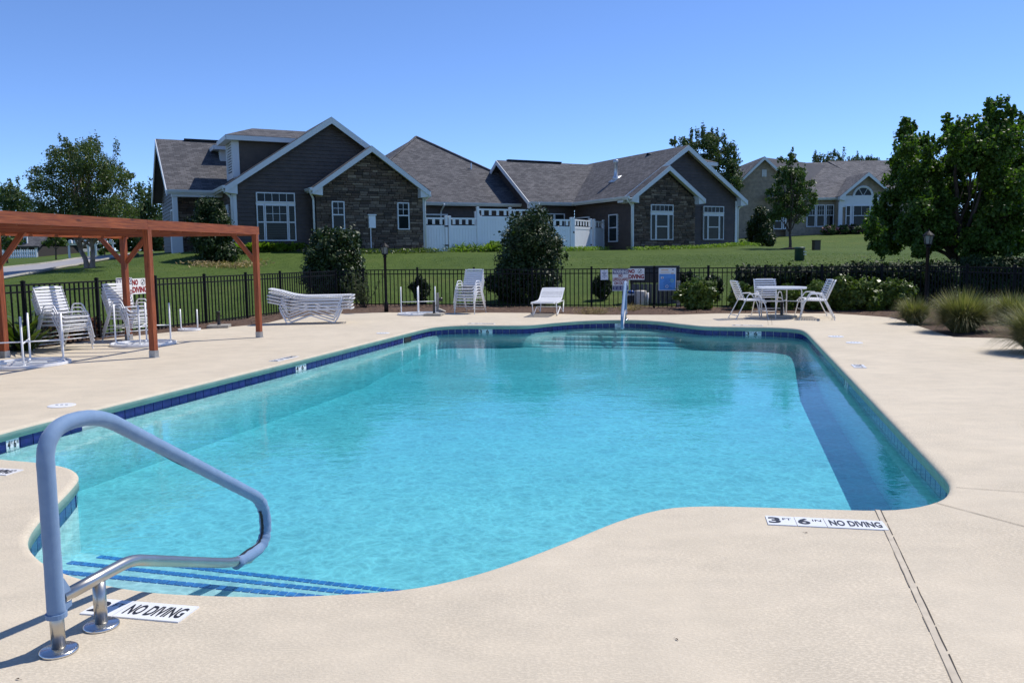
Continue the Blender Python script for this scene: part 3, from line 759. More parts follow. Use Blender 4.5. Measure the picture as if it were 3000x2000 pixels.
# ------------------------------------------------------------------ road
def road():
    near = [GT(*q) for q in ((-250, 855), (10, 821), (85, 806), (183, 787), (234, 778), (298, 766), (350, 757), (404, 748))]
    far = [GT(*q) for q in ((-250, 815), (10, 789), (70, 783), (128, 777), (180, 769), (234, 760), (319, 753), (380, 746))]
    A, B = resample(near, 40), resample(far, 40); V = []; q = []
    for j in range(9):
        P = A * (1 - j / 8) + B * (j / 8); V.append(np.c_[P, terr(P[:, 0], P[:, 1]) + .06])
    for j in range(8):
        for i in range(39): q.append((j * 40 + i, j * 40 + i + 1, (j + 1) * 40 + i + 1, (j + 1) * 40 + i))
    r = tag(np_mesh('road', np.concatenate(V), np.array(q), M['asphalt'], None, True), 'pale grey road curving past the lawn', kind='structure')
    for P in (A, B):
        MB().tube([(x, y, tz(x, y) + .06) for x, y in P], .07, 6).build('kerb', M['concrete'], r)
road()

# ================================================================== HOUSES
class Frame:
    """a house's own axes: u along its front, v into the depth, z up (world)"""
    def __init__(s, root, u0, z0): s.root = root; s.o = Vector((u0, 0, z0))
    def p(s, u, v, z): return Vector((u, v, z)) - s.o
def clip_row(poly, z):
    """u range of a polygon (list of (u, z)) at height z"""
    xs = []
    for i in range(len(poly)):
        (a, za), (b, zb) = poly[i], poly[(i + 1) % len(poly)]
        if (za <= z < zb) or (zb <= z < za): xs.append(a + (b - a) * (z - za) / (zb - za))
    return (min(xs), max(xs)) if len(xs) >= 2 else None
class Wall:
    """a wall plane: origin, direction along, outward normal"""
    def __init__(s, fr, org, ex, nrm): s.fr = fr; s.o = Vector(org); s.e = Vector(ex); s.n = Vector(nrm)
    def pt(s, a, z, out=0.): return s.fr.p(s.o.x, s.o.y, 0) + s.e * a + s.n * out + Vector((0, 0, z))
def solid_wall(wl, poly, mat, parent, th=.2, name='wall'):
    mb = MB(); mb.prism([(a, z) for a, z in poly], -wl.n * th, wl.pt(0, 0), wl.e, (0, 0, 1))
    return mb.build(name, mat, parent)
def siding(wl, poly, mat, wallobj, step=.18, z0=None, split=None):
    zs = [z for _, z in poly]; z = min(zs) if z0 is None else z0
    while z < max(zs) - .02:
        r0 = clip_row(poly, z + .012); r1 = clip_row(poly, min(z + step, max(zs) - .004))
        if r0:
            if not r1: m_ = (r0[0] + r0[1]) / 2; r1 = (m_ - .01, m_ + .01)
            t = min(z + step + .012, max(zs))
            P = [wl.pt(r0[0], z, .004), wl.pt(r0[1], z, .004), wl.pt(r0[1], z, .045), wl.pt(r0[0], z, .045),
                 wl.pt(r1[0], t, .004), wl.pt(r1[1], t, .004), wl.pt(r1[1], t, .012), wl.pt(r1[0], t, .012)]
            MB().add(P, [(0, 1, 2, 3), (3, 2, 6, 7), (4, 7, 6, 5), (0, 3, 7, 4), (1, 5, 6, 2)]).build('plank', mat, wallobj)
        z += step
def stones(wl, poly, wallobj, rowh=.16, lens=(.26, .62), single=True, holes=()):
    zs = [z for _, z in poly]; z = min(zs); allb = MB(); made = 0
    while z < max(zs) - .05:
        h_ = rowh * random.uniform(.75, 1.25); r = clip_row(poly, z + h_ * .8)
        if r:
            a = r[0] + random.uniform(-.2, 0)
            while a < r[1] - .04:
                L = random.uniform(*lens); b = min(a + L, r[1]); a0 = max(a, r[0])
                if b - a0 > .06 and not any(h[0] < a0 and b < h[1] and h[2] < z and z + h_ < h[3] for h in holes):
                    sub = [(z, h_)] if random.random() > .22 or h_ < .13 else [(z, h_ * .5), (z + h_ * .5, h_ * .5)]
                    for zz, hh in sub:
                        o1 = random.uniform(.022, .07); o2 = o1 + random.uniform(-.012, .012); j = lambda: random.uniform(-.008, .008)
                        P = [wl.pt(a0 + .006 + j(), zz + .006 + j(), 0), wl.pt(b - .006 + j(), zz + .006 + j(), 0), wl.pt(b - .006 + j(), zz + hh - .006 + j(), 0), wl.pt(a0 + .006 + j(), zz + hh - .006 + j(), 0)]
                        P += [wl.pt(a0 + .014, zz + .012, o1), wl.pt(b - .014, zz + .012, o2), wl.pt(b - .014, zz + hh - .012, o2 + .006), wl.pt(a0 + .014, zz + hh - .012, o1 + .004)]
                        fs = [(4, 5, 6, 7), (0, 1, 5, 4), (1, 2, 6, 5), (2, 3, 7, 6), (3, 0, 4, 7)]
                        made += 1
                        if single and made <= 300: MB().add(P, fs).build('stone', M['stone'], wallobj)
                        else: allb.add(P, fs)
                a += L
        z += h_
    if allb.v: tag(allb.build('stone_facing', M['stone'], wallobj), kind='stuff')
def window(wl, a, z, w_, h_, parent, cols=1, rows=1, midrail=True, fr=.07, blinds=False, name='window', sashes=None):
    """a framed window lower left corner a, z; panes are sub-parts"""
    mb = MB()
    def bar(a0, z0, a1, z1, o0, o1):
        P = [wl.pt(a0, z0, o0), wl.pt(a1, z0, o0), wl.pt(a1, z1, o0), wl.pt(a0, z1, o0), wl.pt(a0, z0, o1), wl.pt(a1, z0, o1), wl.pt(a1, z1, o1), wl.pt(a0, z1, o1)]
        mb.add(P, [(0, 3, 2, 1), (4, 5, 6, 7), (0, 1, 5, 4), (1, 2, 6, 5), (2, 3, 7, 6), (3, 0, 4, 7)])
    D = .125
    bar(a, z, a + w_, z + fr, .0, D + .02); bar(a, z + h_ - fr, a + w_, z + h_, .0, D)
    bar(a, z + fr, a + fr, z + h_ - fr, .0, D); bar(a + w_ - fr, z + fr, a + w_, z + h_ - fr, .0, D)
    if midrail: bar(a + fr, z + h_ * .52 - .03, a + w_ - fr, z + h_ * .52 + .03, .0, D - .012)
    win = mb.build(name, M['trim'], parent)
    spans = [(z + fr, z + h_ * .52 - .03), (z + h_ * .52 + .03, z + h_ - fr)] if midrail else [(z + fr, z + h_ - fr)]
    for k, (z0, z1) in enumerate(spans):
        mb = MB(); bar(a + fr, z0, a + w_ - fr, z1, .074, .088); mb.build('pane', M['glass'], win)
        nx, ny = cols, rows
        if k == 0 and midrail: nx, ny = (1, 1)
        mb = MB(); iw = w_ - 2 * fr
        for i in range(1, nx): bar(a + fr + iw * i / nx - .011, z0, a + fr + iw * i / nx + .011, z1, .088, .098)
        for i in range(1, ny): bar(a + fr, z0 + (z1 - z0) * i / ny - .011, a + w_ - fr, z0 + (z1 - z0) * i / ny + .011, .0881, .0975)
        if mb.v: mb.build('muntin', M['trim'], win)
        if blinds:
            mb = MB(); n_ = int((z1 - z0) / .075)
            for i in range(n_): bar(a + fr + .01, z0 + (i + .4) * (z1 - z0) / n_, a + w_ - fr - .01, z0 + (i + .62) * (z1 - z0) / n_, .0882, .0902)
            tag(mb.build('blind', M['blind'], win), kind='stuff')
    return win
M['blind'] = plain('window_blind', (.035, .05, .05), .6)
def gable_roof(fr, root, u0, u1, ur, ze, zr, v0, v1, mat, th=.16, name='roof', left=True, right=True):
    """ridge along v at u = ur"""
    mb = MB(); P = fr.p
    if left: mb.quadslab([P(u0, v1, ze), P(u0, v0, ze), P(ur, v0, zr), P(ur, v1, zr)], th)
    if right: mb.quadslab([P(u1, v0, ze), P(u1, v1, ze), P(ur, v1, zr), P(ur, v0, zr)], th)
    return mb.build(name, mat, root)
def rake(fr, root, u0, u1, ur, ze, zr, v, parent, dep=.26, ret=.55, soff=.4):
    """white bargeboards with boxed returns on a gable facing the viewer, and the soffit behind them"""
    mb = MB(); P = fr.p; top = -.012
    for ua, ub in ((u0, ur), (u1, ur)):
        q = [(ua, ze + top - .03), (ur, zr + top), (ur, zr + top - dep * 1.2), (ua, ze + top - .03 - dep * 1.05)]
        mb.prism(q, (0, .05, 0), P(0, v - .03, 0), (1, 0, 0), (0, 0, 1))
        sg = 1 if ua == u0 else -1
        mb.prism([(ua, ze - .06), (ua + sg * ret, ze - .06 + ret * (zr - ze) / abs(ur - ua) - .14), (ua + sg * ret, ze - dep - .12), (ua, ze - dep - .06)], (0, soff + .1, 0), P(0, v + .021, 0), (1, 0, 0), (0, 0, 1))
    b = mb.build('bargeboard', M['trim'], root)
    mb = MB()
    for ua in (u0, u1):
        q = [P(ua, v + .02, ze - .20), P(ua, v + soff, ze - .20), P(ur, v + soff, zr - .20), P(ur, v + .02, zr - .20)]
        if ua == u1: q = q[::-1]
        mb.quadslab(q, .02)
    mb.build('soffit', M['soffit'], b); return b
M['soffit'] = plain('cream_soffit', (.50, .48, .42), .6, var=.04)
def gutter(fr, root, a, b, side, z):
    """K-style gutter along a straight eave from (u,v) a to b; side = outward (du,dv)"""
    mb = MB(); o = Vector((side[0], side[1], 0)); A = fr.p(a[0], a[1], z); B = fr.p(b[0], b[1], z); e = (B - A)
    mb.prism([(0, 0), (.13, 0), (.13, -.03), (.09, -.13), (0, -.13)], e, A, o, (0, 0, 1))
    mb.prism([(-.36, -.14), (-.01, -.14), (-.01, -.16), (-.36, -.16)], e, A, o, (0, 0, 1))
    mb.prism([(-.02, 0), (0.0, 0), (0.0, -.19), (-.02, -.19)], e, A + Vector((0, 0, -.005)), o, (0, 0, 1))
    return mb.build('gutter', M['trim'], root)
def downspout(fr, root, p0, p1, zt, zb):
    """from the gutter outlet p0 (u, v) back to the wall p1 and down"""
    mb = MB(); A = fr.p(p0[0], p0[1], zt); B = fr.p(p1[0], p1[1], zt - .42); C_ = fr.p(p1[0], p1[1], zb)
    mb.tube(fillet([A, A + Vector((0, 0, -.12)), B, C_], .12, 4), .052, 8); return mb.build('downspout', M['trim'], root, True)

ZB, ZE = 1.55, 4.93
hx, hy = HW(22, 0)
house = thing('house', 'long dark taupe house with stone gables and white trim on the rise behind the pool', 'house', (hx, hy, 1.9), HA)
fr = Frame(house, 22, 1.9)
# ---- left wing W1
gable = lambda u0, u1, zr, zb, ze: [(u0, zb), (u1, zb), (u1, ze), ((u0 + u1) / 2, zr), (u0, ze)]
w1 = Wall(fr, (0, 0, 0), (1, 0, 0), (0, -1, 0))
P1 = [(6.6, ZB), (16.0, ZB), (16.0, 4.95), (11.3, 8.12), (6.6, 4.95)]
wa = solid_wall(w1, P1, M['plank'], house); siding(w1, P1, M['plank'], wa)
gable_roof(fr, house, 6.2, 16.4, 11.3, ZE, 8.36, -.4, 13, M['shingle']); rake(fr, house, 6.2, 16.4, 11.3, ZE, 8.36, -.4, house)
cb = MB(); cb.box(fr.p(6.66, -.02, 3.25), (.16, .07, 3.2)); cb.box(fr.p(6.57, .06, 3.25), (.07, .18, 3.2)); cb.build('corner_board', M['trim'], house)
window(w1, 7.62, 4.20, 1.83, .48, house, 5, 1, False, .055)
mb = MB(); mb.box(w1.pt(8.535, 4.15, .06), (1.86, .1, .13)); mb.build('window_head', M['trim'], house)
for a, w_, c_ in ((7.62, .36, 1), (8.0, 1.07, 3), (9.09, .36, 1)): window(w1, a, 2.38, w_, 1.72, house, c_, 2 if c_ > 1 else 1, True, .05, True)
# left side wall of W1 with the side door
ws = Wall(fr, (6.6, 0, 0), (0, 1, 0), (-1, 0, 0))
PS = [(0.2, ZB), (12, ZB), (12, 4.8), (0.2, 4.8)]
wb = solid_wall(ws, PS, M['plank'], house); siding(ws, PS, M['plank'], wb)
dm = MB(); dm.prism([(1.1, 1.95), (3.0, 1.95), (3.0, 4.15), (1.1, 4.15)], ws.n * .08, ws.pt(0, 0, .02), ws.e, (0, 0, 1)); dr = dm.build('door', M['trim'], house)
dm = MB(); dm.prism([(1.35, 2.2), (2.75, 2.2), (2.75, 3.9), (1.35, 3.9)], ws.n * .02, ws.pt(0, 0, .09), ws.e, (0, 0, 1)); dm.build('pane', M['glass'], dr)
gutter(fr, house, (6.2, -.4), (6.2, 3.2), (-1, 0), ZE); downspout(fr, house, (6.14, -.2), (6.5, -.06), ZE - .1, 1.9)
# ---- rear left section with the steep roof facing the pool
zl = 7.92
mb = MB(); mb.quadslab([fr.p(4.0, 2.9, ZE), fr.p(8.5, 2.9, ZE), fr.p(12, 7.4, zl), fr.p(4.0, 7.4, zl)], .15); mb.quadslab([fr.p(12, 11.9, ZE), fr.p(4.0, 11.9, ZE), fr.p(4.0, 7.4, zl), fr.p(12, 7.4, zl)], .15)
mb.build('roof', M['shingle'], house)
mb = MB()
mb.prism([(2.9, ZE - .02), (7.4, zl - .02), (7.4, zl - .32), (2.9, ZE - .30)], (.05, 0, 0), fr.p(3.95, 0, 0), (0, 1, 0), (0, 0, 1))
mb.prism([(11.9, ZE - .02), (7.4, zl - .02), (7.4, zl - .32), (11.9, ZE - .30)], (.05, 0, 0), fr.p(3.95, 0, 0), (0, 1, 0), (0, 0, 1)); mb.build('bargeboard', M['trim'], house)
wl3 = Wall(fr, (4.5, 0, 0), (0, 1, 0), (-1, 0, 0)); P3 = [(4.6, ZB), (11.5, ZB), (11.5, 4.9), (7.4, 7.6), (4.6, 5.75)]
wc = solid_wall(wl3, P3, M['plank'], house); siding(wl3, P3, M['plank'], wc)
wl4 = Wall(fr, (0, 4.6, 0), (1, 0, 0), (0, -1, 0)); P4 = [(4.5, ZB), (6.6, ZB), (6.6, 4.8), (4.5, 4.8)]
wd = solid_wall(wl4, P4, M['mortar'], house); stones(wl4, P4, wd, .16, (.3, .6), False)
window(wl3, 5.0, 2.6, .8, 1.5, house)
mb = MB(); mb.box(fr.p(4.35, 3.15, 3.3), (.22, .22, 3.0)); mb.box(fr.p(4.35, 3.15, 2.2), (.5, .5, 1.0)); mb.box(fr.p(5.5, 3.1, 4.72), (2.6, .25, .22)); mb.build('porch_post', M['trim'], house)
gutter(fr, house, (4.0, 2.9), (6.2, 2.9), (0, -1), ZE)
rv = MB(); rv.box(fr.p(7.0, 7.4, zl + .03), (3.2, .3, .09)); rv.build('ridge_vent', M['mortar'], house)
# ---- dormers on the left slope of W1
def dormer(u, v, parent, flip=1, ue=None):
    zt = 7.32; ua, ub = u, u + 2.6 * flip
    sl_ = (8.36 - ZE) / 5.1
    zroof = lambda x: ZE + sl_ * (x - 6.2) if flip > 0 else ZE + sl_ * (38.0 - x)
    uend = 6.2 + (zt - ZE) / sl_ if flip > 0 else 38.0 - (zt - ZE) / sl_
    d = MB(); q = [(ua, zroof(ua) - .1), (ua, zt), (uend, zt)]
    d.prism(q, (0, 1.9, 0), fr.p(0, v, 0), (1, 0, 0), (0, 0, 1)); dob = d.build('dormer', M['plank'], parent)
    d = MB(); d.box(fr.p(ua - .03 * flip, v + .12, (zroof(ua) + zt) / 2), (.1, .26, zt - zroof(ua))); d.box(fr.p(ua - .03 * flip, v + 1.78, (zroof(ua) + zt) / 2), (.1, .26, zt - zroof(ua)))
    d.box(fr.p(ua + .09 * flip, v - .02, (zroof(ua) + zt) / 2), (.3, .06, zt - zroof(ua) - .1)); d.box(fr.p(ua - .02 * flip, v + .95, zroof(ua) + .16), (.09, 1.4, .3)); d.build('dormer_trim', M['trim'], dob)
    d = MB()
    for k in range(11): d.box(fr.p(ua - .03 * flip, v + .95, zroof(ua) + .42 + k * .13), (.05, 1.36, .07))
    d.build('louver', M['trim'], dob)
    # hip roof with a white fascia
    e = .42; zq = zt + .16; zk = zt + .72; k1 = ua + 1.1 * flip; far = uend + 1.0 * flip
    A = fr.p(ua - e * flip, v - e, zq); B = fr.p(far, v - e, zq); C_ = fr.p(far, v + 1.9 + e, zq); D = fr.p(ua - e * flip, v + 1.9 + e, zq)
    K = fr.p(k1, v + .95, zk); L = fr.p(far + .6 * flip, v + .95, zk)
    rr = MB()
    fs = [[A, B, L, K], [D, A, K], [C_, D, K, L]]
    for f in fs:
        if flip < 0: f = f[::-1]
        rr.quadslab(f, .06)
    rr.build('dormer_roof', M['shingle'], dob)
    f = MB(); f.box((A + B) / 2 + Vector((0, 0, -.13)), (abs((B - A).x), .05, .22)); f.box((A + D) / 2 + Vector((0, 0, -.13)), (.05, (D - A).y + .05, .22))
    f.box((A + C_) / 2 + Vector((0, 0, -.20)), (abs((B - A).x), (D - A).y, .03)); f.build('fascia', M['trim'], dob)
dormer(7.0, 1.7, house); dormer(7.0, 5.6, house)
dormer(37.1, 2.2, house, -1)
# ---- stone gable G1
w5 = Wall(fr, (0, -.7, 0), (1, 0, 0), (0, -1, 0)); P5 = [(10.3, ZB + .1), (15.8, ZB + .1), (15.8, 4.85), (13.05, 6.72), (10.3, 4.85)]
wg = solid_wall(w5, P5, M['mortar'], house, .65); stones(w5, P5, wg, .135, (.24, .56), True, [(11.0, 11.75, 2.9, 4.3), (14.35, 15.1, 2.9, 4.3)])
gable_roof(fr, house, 10.05, 16.05, 13.05, 4.88, 6.98, -1.15, 5, M['shingle']); rake(fr, house, 10.05, 16.05, 13.05, 4.88, 6.98, -1.15, house, .24, .5, .42)
for a in (11.05, 14.4): window(w5, a, 2.92, .63, 1.36, house, 2, 2, True, .055)
mb = MB(); mb.box(w5.pt(13.05, 3.3, .1), (.34, .16, .6)); mb.box(w5.pt(13.05, 3.64, .12), (.42, .2, .05)); mb.tube([w5.pt(12.98, 3.0, .08), w5.pt(12.98, 2.0, .08)], .025, 6); mb.build('meter_box', M['vinyl'], house)
downspout(fr, house, (10.0, -.9), (10.2, -.66), 4.8, 1.85); gutter(fr, house, (10.05, -1.15), (10.05, .0), (-1, 0), 4.88)
downspout(fr, house, (16.1, -.95), (15.9, -.76), 4.8, 1.85)
mb = MB(); mb.box(fr.p(15.86, -.72, 3.3), (.12, .06, 2.9)); mb.build('corner_board', M['trim'], house)
mb = MB(); mb.box(fr.p(13, -.8, 1.84), (5.6, .3, .1)); mb.build('foundation_ledge', M['concrete'], house)
# right side of W1 (courtyard side)
w6 = Wall(fr, (16.0, 0, 0), (0, 1, 0), (1, 0, 0)); solid_wall(w6, [(.2, ZB), (7.9, ZB), (7.9, 4.8), (.2, 4.8)], M['plank'], house)
# ---- main hip roof M over the courtyard
ap = fr.p(21.5, 14.7, 9.9); c1, c2, c3, c4 = fr.p(14, 7.2, ZE - .03), fr.p(29, 7.2, ZE - .03), fr.p(29, 22.2, ZE), fr.p(14, 22.2, ZE)
mb = MB()
for q in ((c1, c2, ap), (c2, c3, ap), (c3, c4, ap), (c4, c1, ap)): mb.quadslab(q, .12)
mb.build('roof', M['shingle'], house)
mb = MB()
for c_ in (c1, c2): mb.tube([c_ + Vector((0, 0, .04)), ap + Vector((0, 0, .03))], .09, 5)
mb.build('hip_cap', M['shingle'], house)
w7 = Wall(fr, (0, 7.7, 0), (1, 0, 0), (0, -1, 0)); P7 = [(16.0, ZB), (25.8, ZB), (25.8, 4.75), (16.0, 4.75)]
we = solid_wall(w7, P7, M['plank'], house); siding(w7, P7, M['plank'], we); gutter(fr, house, (16.0, 7.2), (25.9, 7.2), (0, -1), ZE - .03)
window(w7, 17.6, 2.0, 1.55, 2.2, house, 1, 1, False, .08); window(w7, 19.2, 2.0, 1.55, 2.2, house, 1, 1, False, .08); window(w7, 23.4, 2.3, 1.5, 1.8, house, 2, 2); downspout(fr, house, (20.3, 7.1), (20.3, 7.62), ZE - .12, 1.9)
# ---- right mid section R with its gable end facing left
mb = MB(); mb.quadslab([fr.p(25.3, 5.15, ZE - .03), fr.p(29.5, 5.15, ZE - .03), fr.p(34, 9.7, 7.95), fr.p(25.3, 9.7, 7.95)], .14); mb.quadslab([fr.p(34, 14.2, ZE), fr.p(25.3, 14.2, ZE), fr.p(25.3, 9.7, 7.95), fr.p(34, 9.7, 7.95)], .14)
mb.build('roof', M['shingle'], house)
mb = MB()
mb.prism([(5.15, ZE - .05), (9.7, 7.93), (9.7, 7.63), (5.15, ZE - .33)], (.05, 0, 0), fr.p(25.24, 0, 0), (0, 1, 0), (0, 0, 1)); mb.prism([(14.2, ZE - .05), (9.7, 7.93), (9.7, 7.63), (14.2, ZE - .33)], (.05, 0, 0), fr.p(25.24, 0, 0), (0, 1, 0), (0, 0, 1))
mb.box(fr.p(25.45, 5.25, ZE - .3), (.4, .3, .3)); mb.build('bargeboard', M['trim'], house)
w8 = Wall(fr, (25.8, 0, 0), (0, 1, 0), (-1, 0, 0)); P8 = [(5.7, ZB), (13.7, ZB), (13.7, 4.9), (9.7, 7.6), (5.7, 4.9)]
wf = solid_wall(w8, P8, M['plank'], house); siding(w8, P8, M['plank'], wf)
w9 = Wall(fr, (0, 5.7, 0), (1, 0, 0), (0, -1, 0)); P9 = [(25.8, ZB), (28.9, ZB), (28.9, 4.75), (25.8, 4.75)]
wh = solid_wall(w9, P9, M['plank'], house); siding(w9, P9, M['plank'], wh); gutter(fr, house, (25.3, 5.15), (28.7, 5.15), (0, -1), ZE - .03)
window(w9, 26.55, 2.5, .78, 1.72, house, 1, 1, True, .06, True); window(w9, 27.34, 2.5, .78, 1.72, house, 1, 1, True, .06, True); downspout(fr, house, (25.9, 5.05), (25.9, 5.62), ZE - .12, 1.9)
rv = MB(); rv.box(fr.p(28.2, 9.7, 7.98), (4.2, .3, .09)); rv.build('ridge_vent', M['mortar'], house)
# ---- right wing W2
w10 = Wall(fr, (0, 0, 0), (1, 0, 0), (0, -1, 0)); P10 = [(28.9, ZB), (37.6, ZB), (37.6, 4.93), (33.3, 7.86), (28.9, 4.9)]
wi = solid_wall(w10, P10, M['plank'], house); siding(w10, P10, M['plank'], wi)
gable_roof(fr, house, 28.45, 38.15, 33.3, ZE - .03, 8.12, -.4, 15, M['shingle']); rake(fr, house, 28.45, 38.15, 33.3, ZE - .03, 8.12, -.4, house)
w11 = Wall(fr, (28.9, 0, 0), (0, 1, 0), (-1, 0, 0)); P11 = [(-.65, ZB), (5.6, ZB), (5.6, 4.75), (-.65, 4.75)]
wj = solid_wall(w11, P11, M['plank'], house); siding(w11, P11, M['plank'], wj); gutter(fr, house, (28.45, -1.1), (28.45, 5.15), (-1, 0), ZE - .03)
window(w11, 0.65, 2.3, .92, 1.66, house, 1, 1, True, .06, True); window(w11, 3.75, 2.0, 1.6, 1.96, house, 1, 1, False, .08)
w12 = Wall(fr, (0, -.7, 0), (1, 0, 0), (0, -1, 0)); P12 = [(28.95, ZB + .1), (33.6, ZB + .1), (33.6, 4.85), (31.3, 6.45), (28.95, 4.85)]
wk = solid_wall(w12, P12, M['mortar'], house, .65); stones(w12, P12, wk, .135, (.22, .52), False)
gable_roof(fr, house, 28.6, 34.05, 31.3, 4.87, 6.74, -1.15, 4, M['shingle']); rake(fr, house, 28.6, 34.05, 31.3, 4.87, 6.74, -1.15, house, .24, .5, .42)
def tall_window(wl, a, z, parent):
    window(wl, a, z + 1.66, 1.66, .43, parent, 5, 1, False, .055)
    mb = MB(); mb.box(wl.pt(a + .83, z + 1.59, .06), (1.68, .1, .15)); mb.build('window_head', M['trim'], parent)
    for aa, w_ in ((a, .36), (a + .38, .90), (a + 1.30, .36)): window(wl, aa, z, w_, 1.52, parent, 1, 1, w_ > .5, .045, True)
tall_window(w12, 30.2, 2.38, house); tall_window(w10, 34.78, 2.40, house)
cb = MB(); cb.box(fr.p(37.52, -.03, 3.25), (.18, .07, 3.2)); cb.box(fr.p(28.93, -.74, 3.25), (.12, .07, 3.1)); cb.build('corner_board', M['trim'], house)
downspout(fr, house, (28.4, -.95), (28.84, -.77), 4.8, 1.85); downspout(fr, house, (38.1, -.2), (37.72, .0), 4.8, 2.0)
w13 = Wall(fr, (37.6, 0, 0), (0, 1, 0), (1, 0, 0)); solid_wall(w13, [(0.2, ZB), (13, ZB), (13, 4.8), (.2, 4.8)], M['plank'], house)
# ---- vents on the roofs
def roof_z_w2(u): return ZE - .03 + (8.12 - ZE + .03) / (33.3 - 28.45) * (u - 28.45)
u_, v_ = 30.6, 3.4; zz = roof_z_w2(u_)
mb = MB(); mb.lathe([(.24, -.12), (.2, .1), (.12, .22), (.12, .95), (.155, .97), (.155, 1.18), (.12, 1.2)], 12, fr.p(u_, v_, zz)); mb.box(fr.p(u_ - .05, v_, zz - .02), (.75, .6, .05), Matrix.Rotation(-math.atan(.656), 3, 'Y')); mb.build('roof_vent', M['alum'], house, True)
mb = MB(); q = fr.p(17.55, 10.2, 7.0); mb.lathe([(.09, -.5), (.09, .75), (.15, .78), (.13, .92), (.03, 1.0)], 10, q); mb.build('roof_vent', M['alum'], house, True)
mb = MB(); q = fr.p(24.0, 11.0, 7.42); mb.lathe([(.05, -.3), (.05, .42)], 8, q); mb.build('roof_vent', M['alum'], house)

# ------------------------------------------------------------------ second house on the right
def px_wall(root_frame): pass
H2A = R(12)
p0 = W(2455, 690, 76.); h2 = thing('house', 'tan sided house with an arched window gable on the right rise', 'house', (p0.x, p0.y, p0.z), 0)
f2 = Frame(h2, p0.x, p0.z); f2.o = Vector((p0.x, p0.y, p0.z))
def X2(px, Y): return (px - 1500) * Y / F
Y2 = 76.; zb2 = p0.z - .6
X = lambda px: X2(px, Y2)
def z2(px, py): return W(px, py, Y2).z
wA = Wall(f2, (0, Y2, 0), (1, 0, 0), (0, -1, 0))
ze2 = z2(2455, 580)
PA = [(X(2300), zb2), (X(2755), zb2), (X(2755), ze2), (X(2300), ze2)]
wz = solid_wall(wA, PA, M['plank2'], h2); siding(wA, PA, M['plank2'], wz, .2)
# front gable with the arched window, 1 m forward
Yg = 75.; wG = Wall(f2, (0, Yg, 0), (1, 0, 0), (0, -1, 0)); Xg = lambda px: X2(px, Yg); zg = lambda px, py: W(px, py, Yg).z
peak = zg(2529, 506); eg = zg(2455, 574)
PG = [(Xg(2452), zb2), (Xg(2600), zb2), (Xg(2600), eg), (Xg(2529), peak - .15), (Xg(2452), eg)]
wz = solid_wall(wG, PG, M['plank2'], h2, .9); siding(wG, PG, M['plank2'], wz, .2)
f2r = Frame(h2, p0.x, p0.z); f2r.o = f2.o
gable_roof(f2r, h2, Xg(2448), Xg(2610), Xg(2529), eg - .05, peak, Yg - .5, Yg + 9, M['shingle2']); rake(f2r, h2, Xg(2448), Xg(2610), Xg(2529), eg - .05, peak, Yg - .5, h2)
mb = MB(); mb.box(wG.pt((Xg(2452) + Xg(2600)) / 2, zg(2529, 590), .06), (Xg(2600) - Xg(2452), .14, 1.0)); mb.box(wG.pt(Xg(2535), zg(2529, 640), .05), (Xg(2585) - Xg(2464), .1, zg(2529, 600) - zg(2529, 672))); mb.box(wG.pt(Xg(2456), zg(2529, 640), .05), (.35, .14, 2.9)); mb.build('window_surround', M['trim'], h2)
for a, b in ((2470, 2484), (2491, 2540), (2547, 2562)):
    window(Wall(f2, (0, Yg - .1, 0), (1, 0, 0), (0, -1, 0)), Xg(a), zg(2529, 664), Xg(b) - Xg(a), zg(2529, 602) - zg(2529, 664), h2, 2 if b - a > 30 else 1, 1, True, .06, True)
cx, cz, rr_ = Xg(2520), zg(2520, 575), 27 * Yg / F
arc = [(cx + rr_ * math.cos(a), cz + rr_ * math.sin(a)) for a in np.linspace(0, math.pi, 17)]
am = MB(); am.tube([wG.pt(a, z, .07) for a, z in arc] , .11, 6); am.box(wG.pt(cx, cz, .07), (2 * rr_ + .2, .16, .14)); aw = am.build('arched_window', M['trim'], h2)
am = MB(); am.prism([(cx + (a - cx) * .95, cz + (z - cz) * .95) for a, z in arc], (0, -.03, 0), wG.pt(0, 0, .03), (1, 0, 0), (0, 0, 1)); am.build('pane', M['glass'], aw)
am = MB()
for a in (math.pi / 3, math.pi * 2 / 3): am.tube([wG.pt(cx, cz, .09), wG.pt(cx + rr_ * math.cos(a), cz + rr_ * math.sin(a), .09)], .025, 5)
am.build('muntin', M['trim'], aw)
for a, b in ((2358, 2384), (2386, 2411), (2413, 2437)): window(wA, X(a), z2(2400, 665), X(b) - X(a), z2(2400, 600) - z2(2400, 665), h2, 3, 2, True, .08)
for a, b in ((2262, 2288), (2290, 2299)): window(wA, X(a), z2(2280, 672), X(b) - X(a), z2(2280, 625) - z2(2280, 672), h2, 1, 1, True, .08)
# low wing roof sloping to the viewer, and the big rear gable with its long ridge
mb = MB(); rd = z2(2400, 500) + 1.6
mb.quadslab([Vector(f2.p(X(2240), Y2 - .5, ze2)), f2.p(X(2460), Y2 - .5, ze2), f2.p(X(2640) + 3, Y2 + 7, rd), f2.p(X(2300), Y2 + 7, rd - .2)], .15)
mb.quadslab([f2.p(X(2600), Y2 - .3, ze2), f2.p(X(2760), Y2 - .3, ze2), f2.p(X(2760), Y2 + 7, rd), f2.p(X(2500), Y2 + 7, rd)], .15); mb.build('roof', M['shingle2'], h2)
gutter(f2, h2, (X(2300), Y2 - .5), (X(2452), Y2 - .5), (0, -1), ze2); downspout(f2, h2, (X(2445), Y2 - .6), (X(2449), Y2 - .06), ze2, zb2 + .4)
Yb = 77.; wB = Wall(f2, (0, Yb, 0), (1, 0, 0), (0, -1, 0)); Xb = lambda px: X2(px, Yb); zb_ = lambda px, py: W(px, py, Yb).z
pk = zb_(2230, 460); eb = zb_(2140, 548)
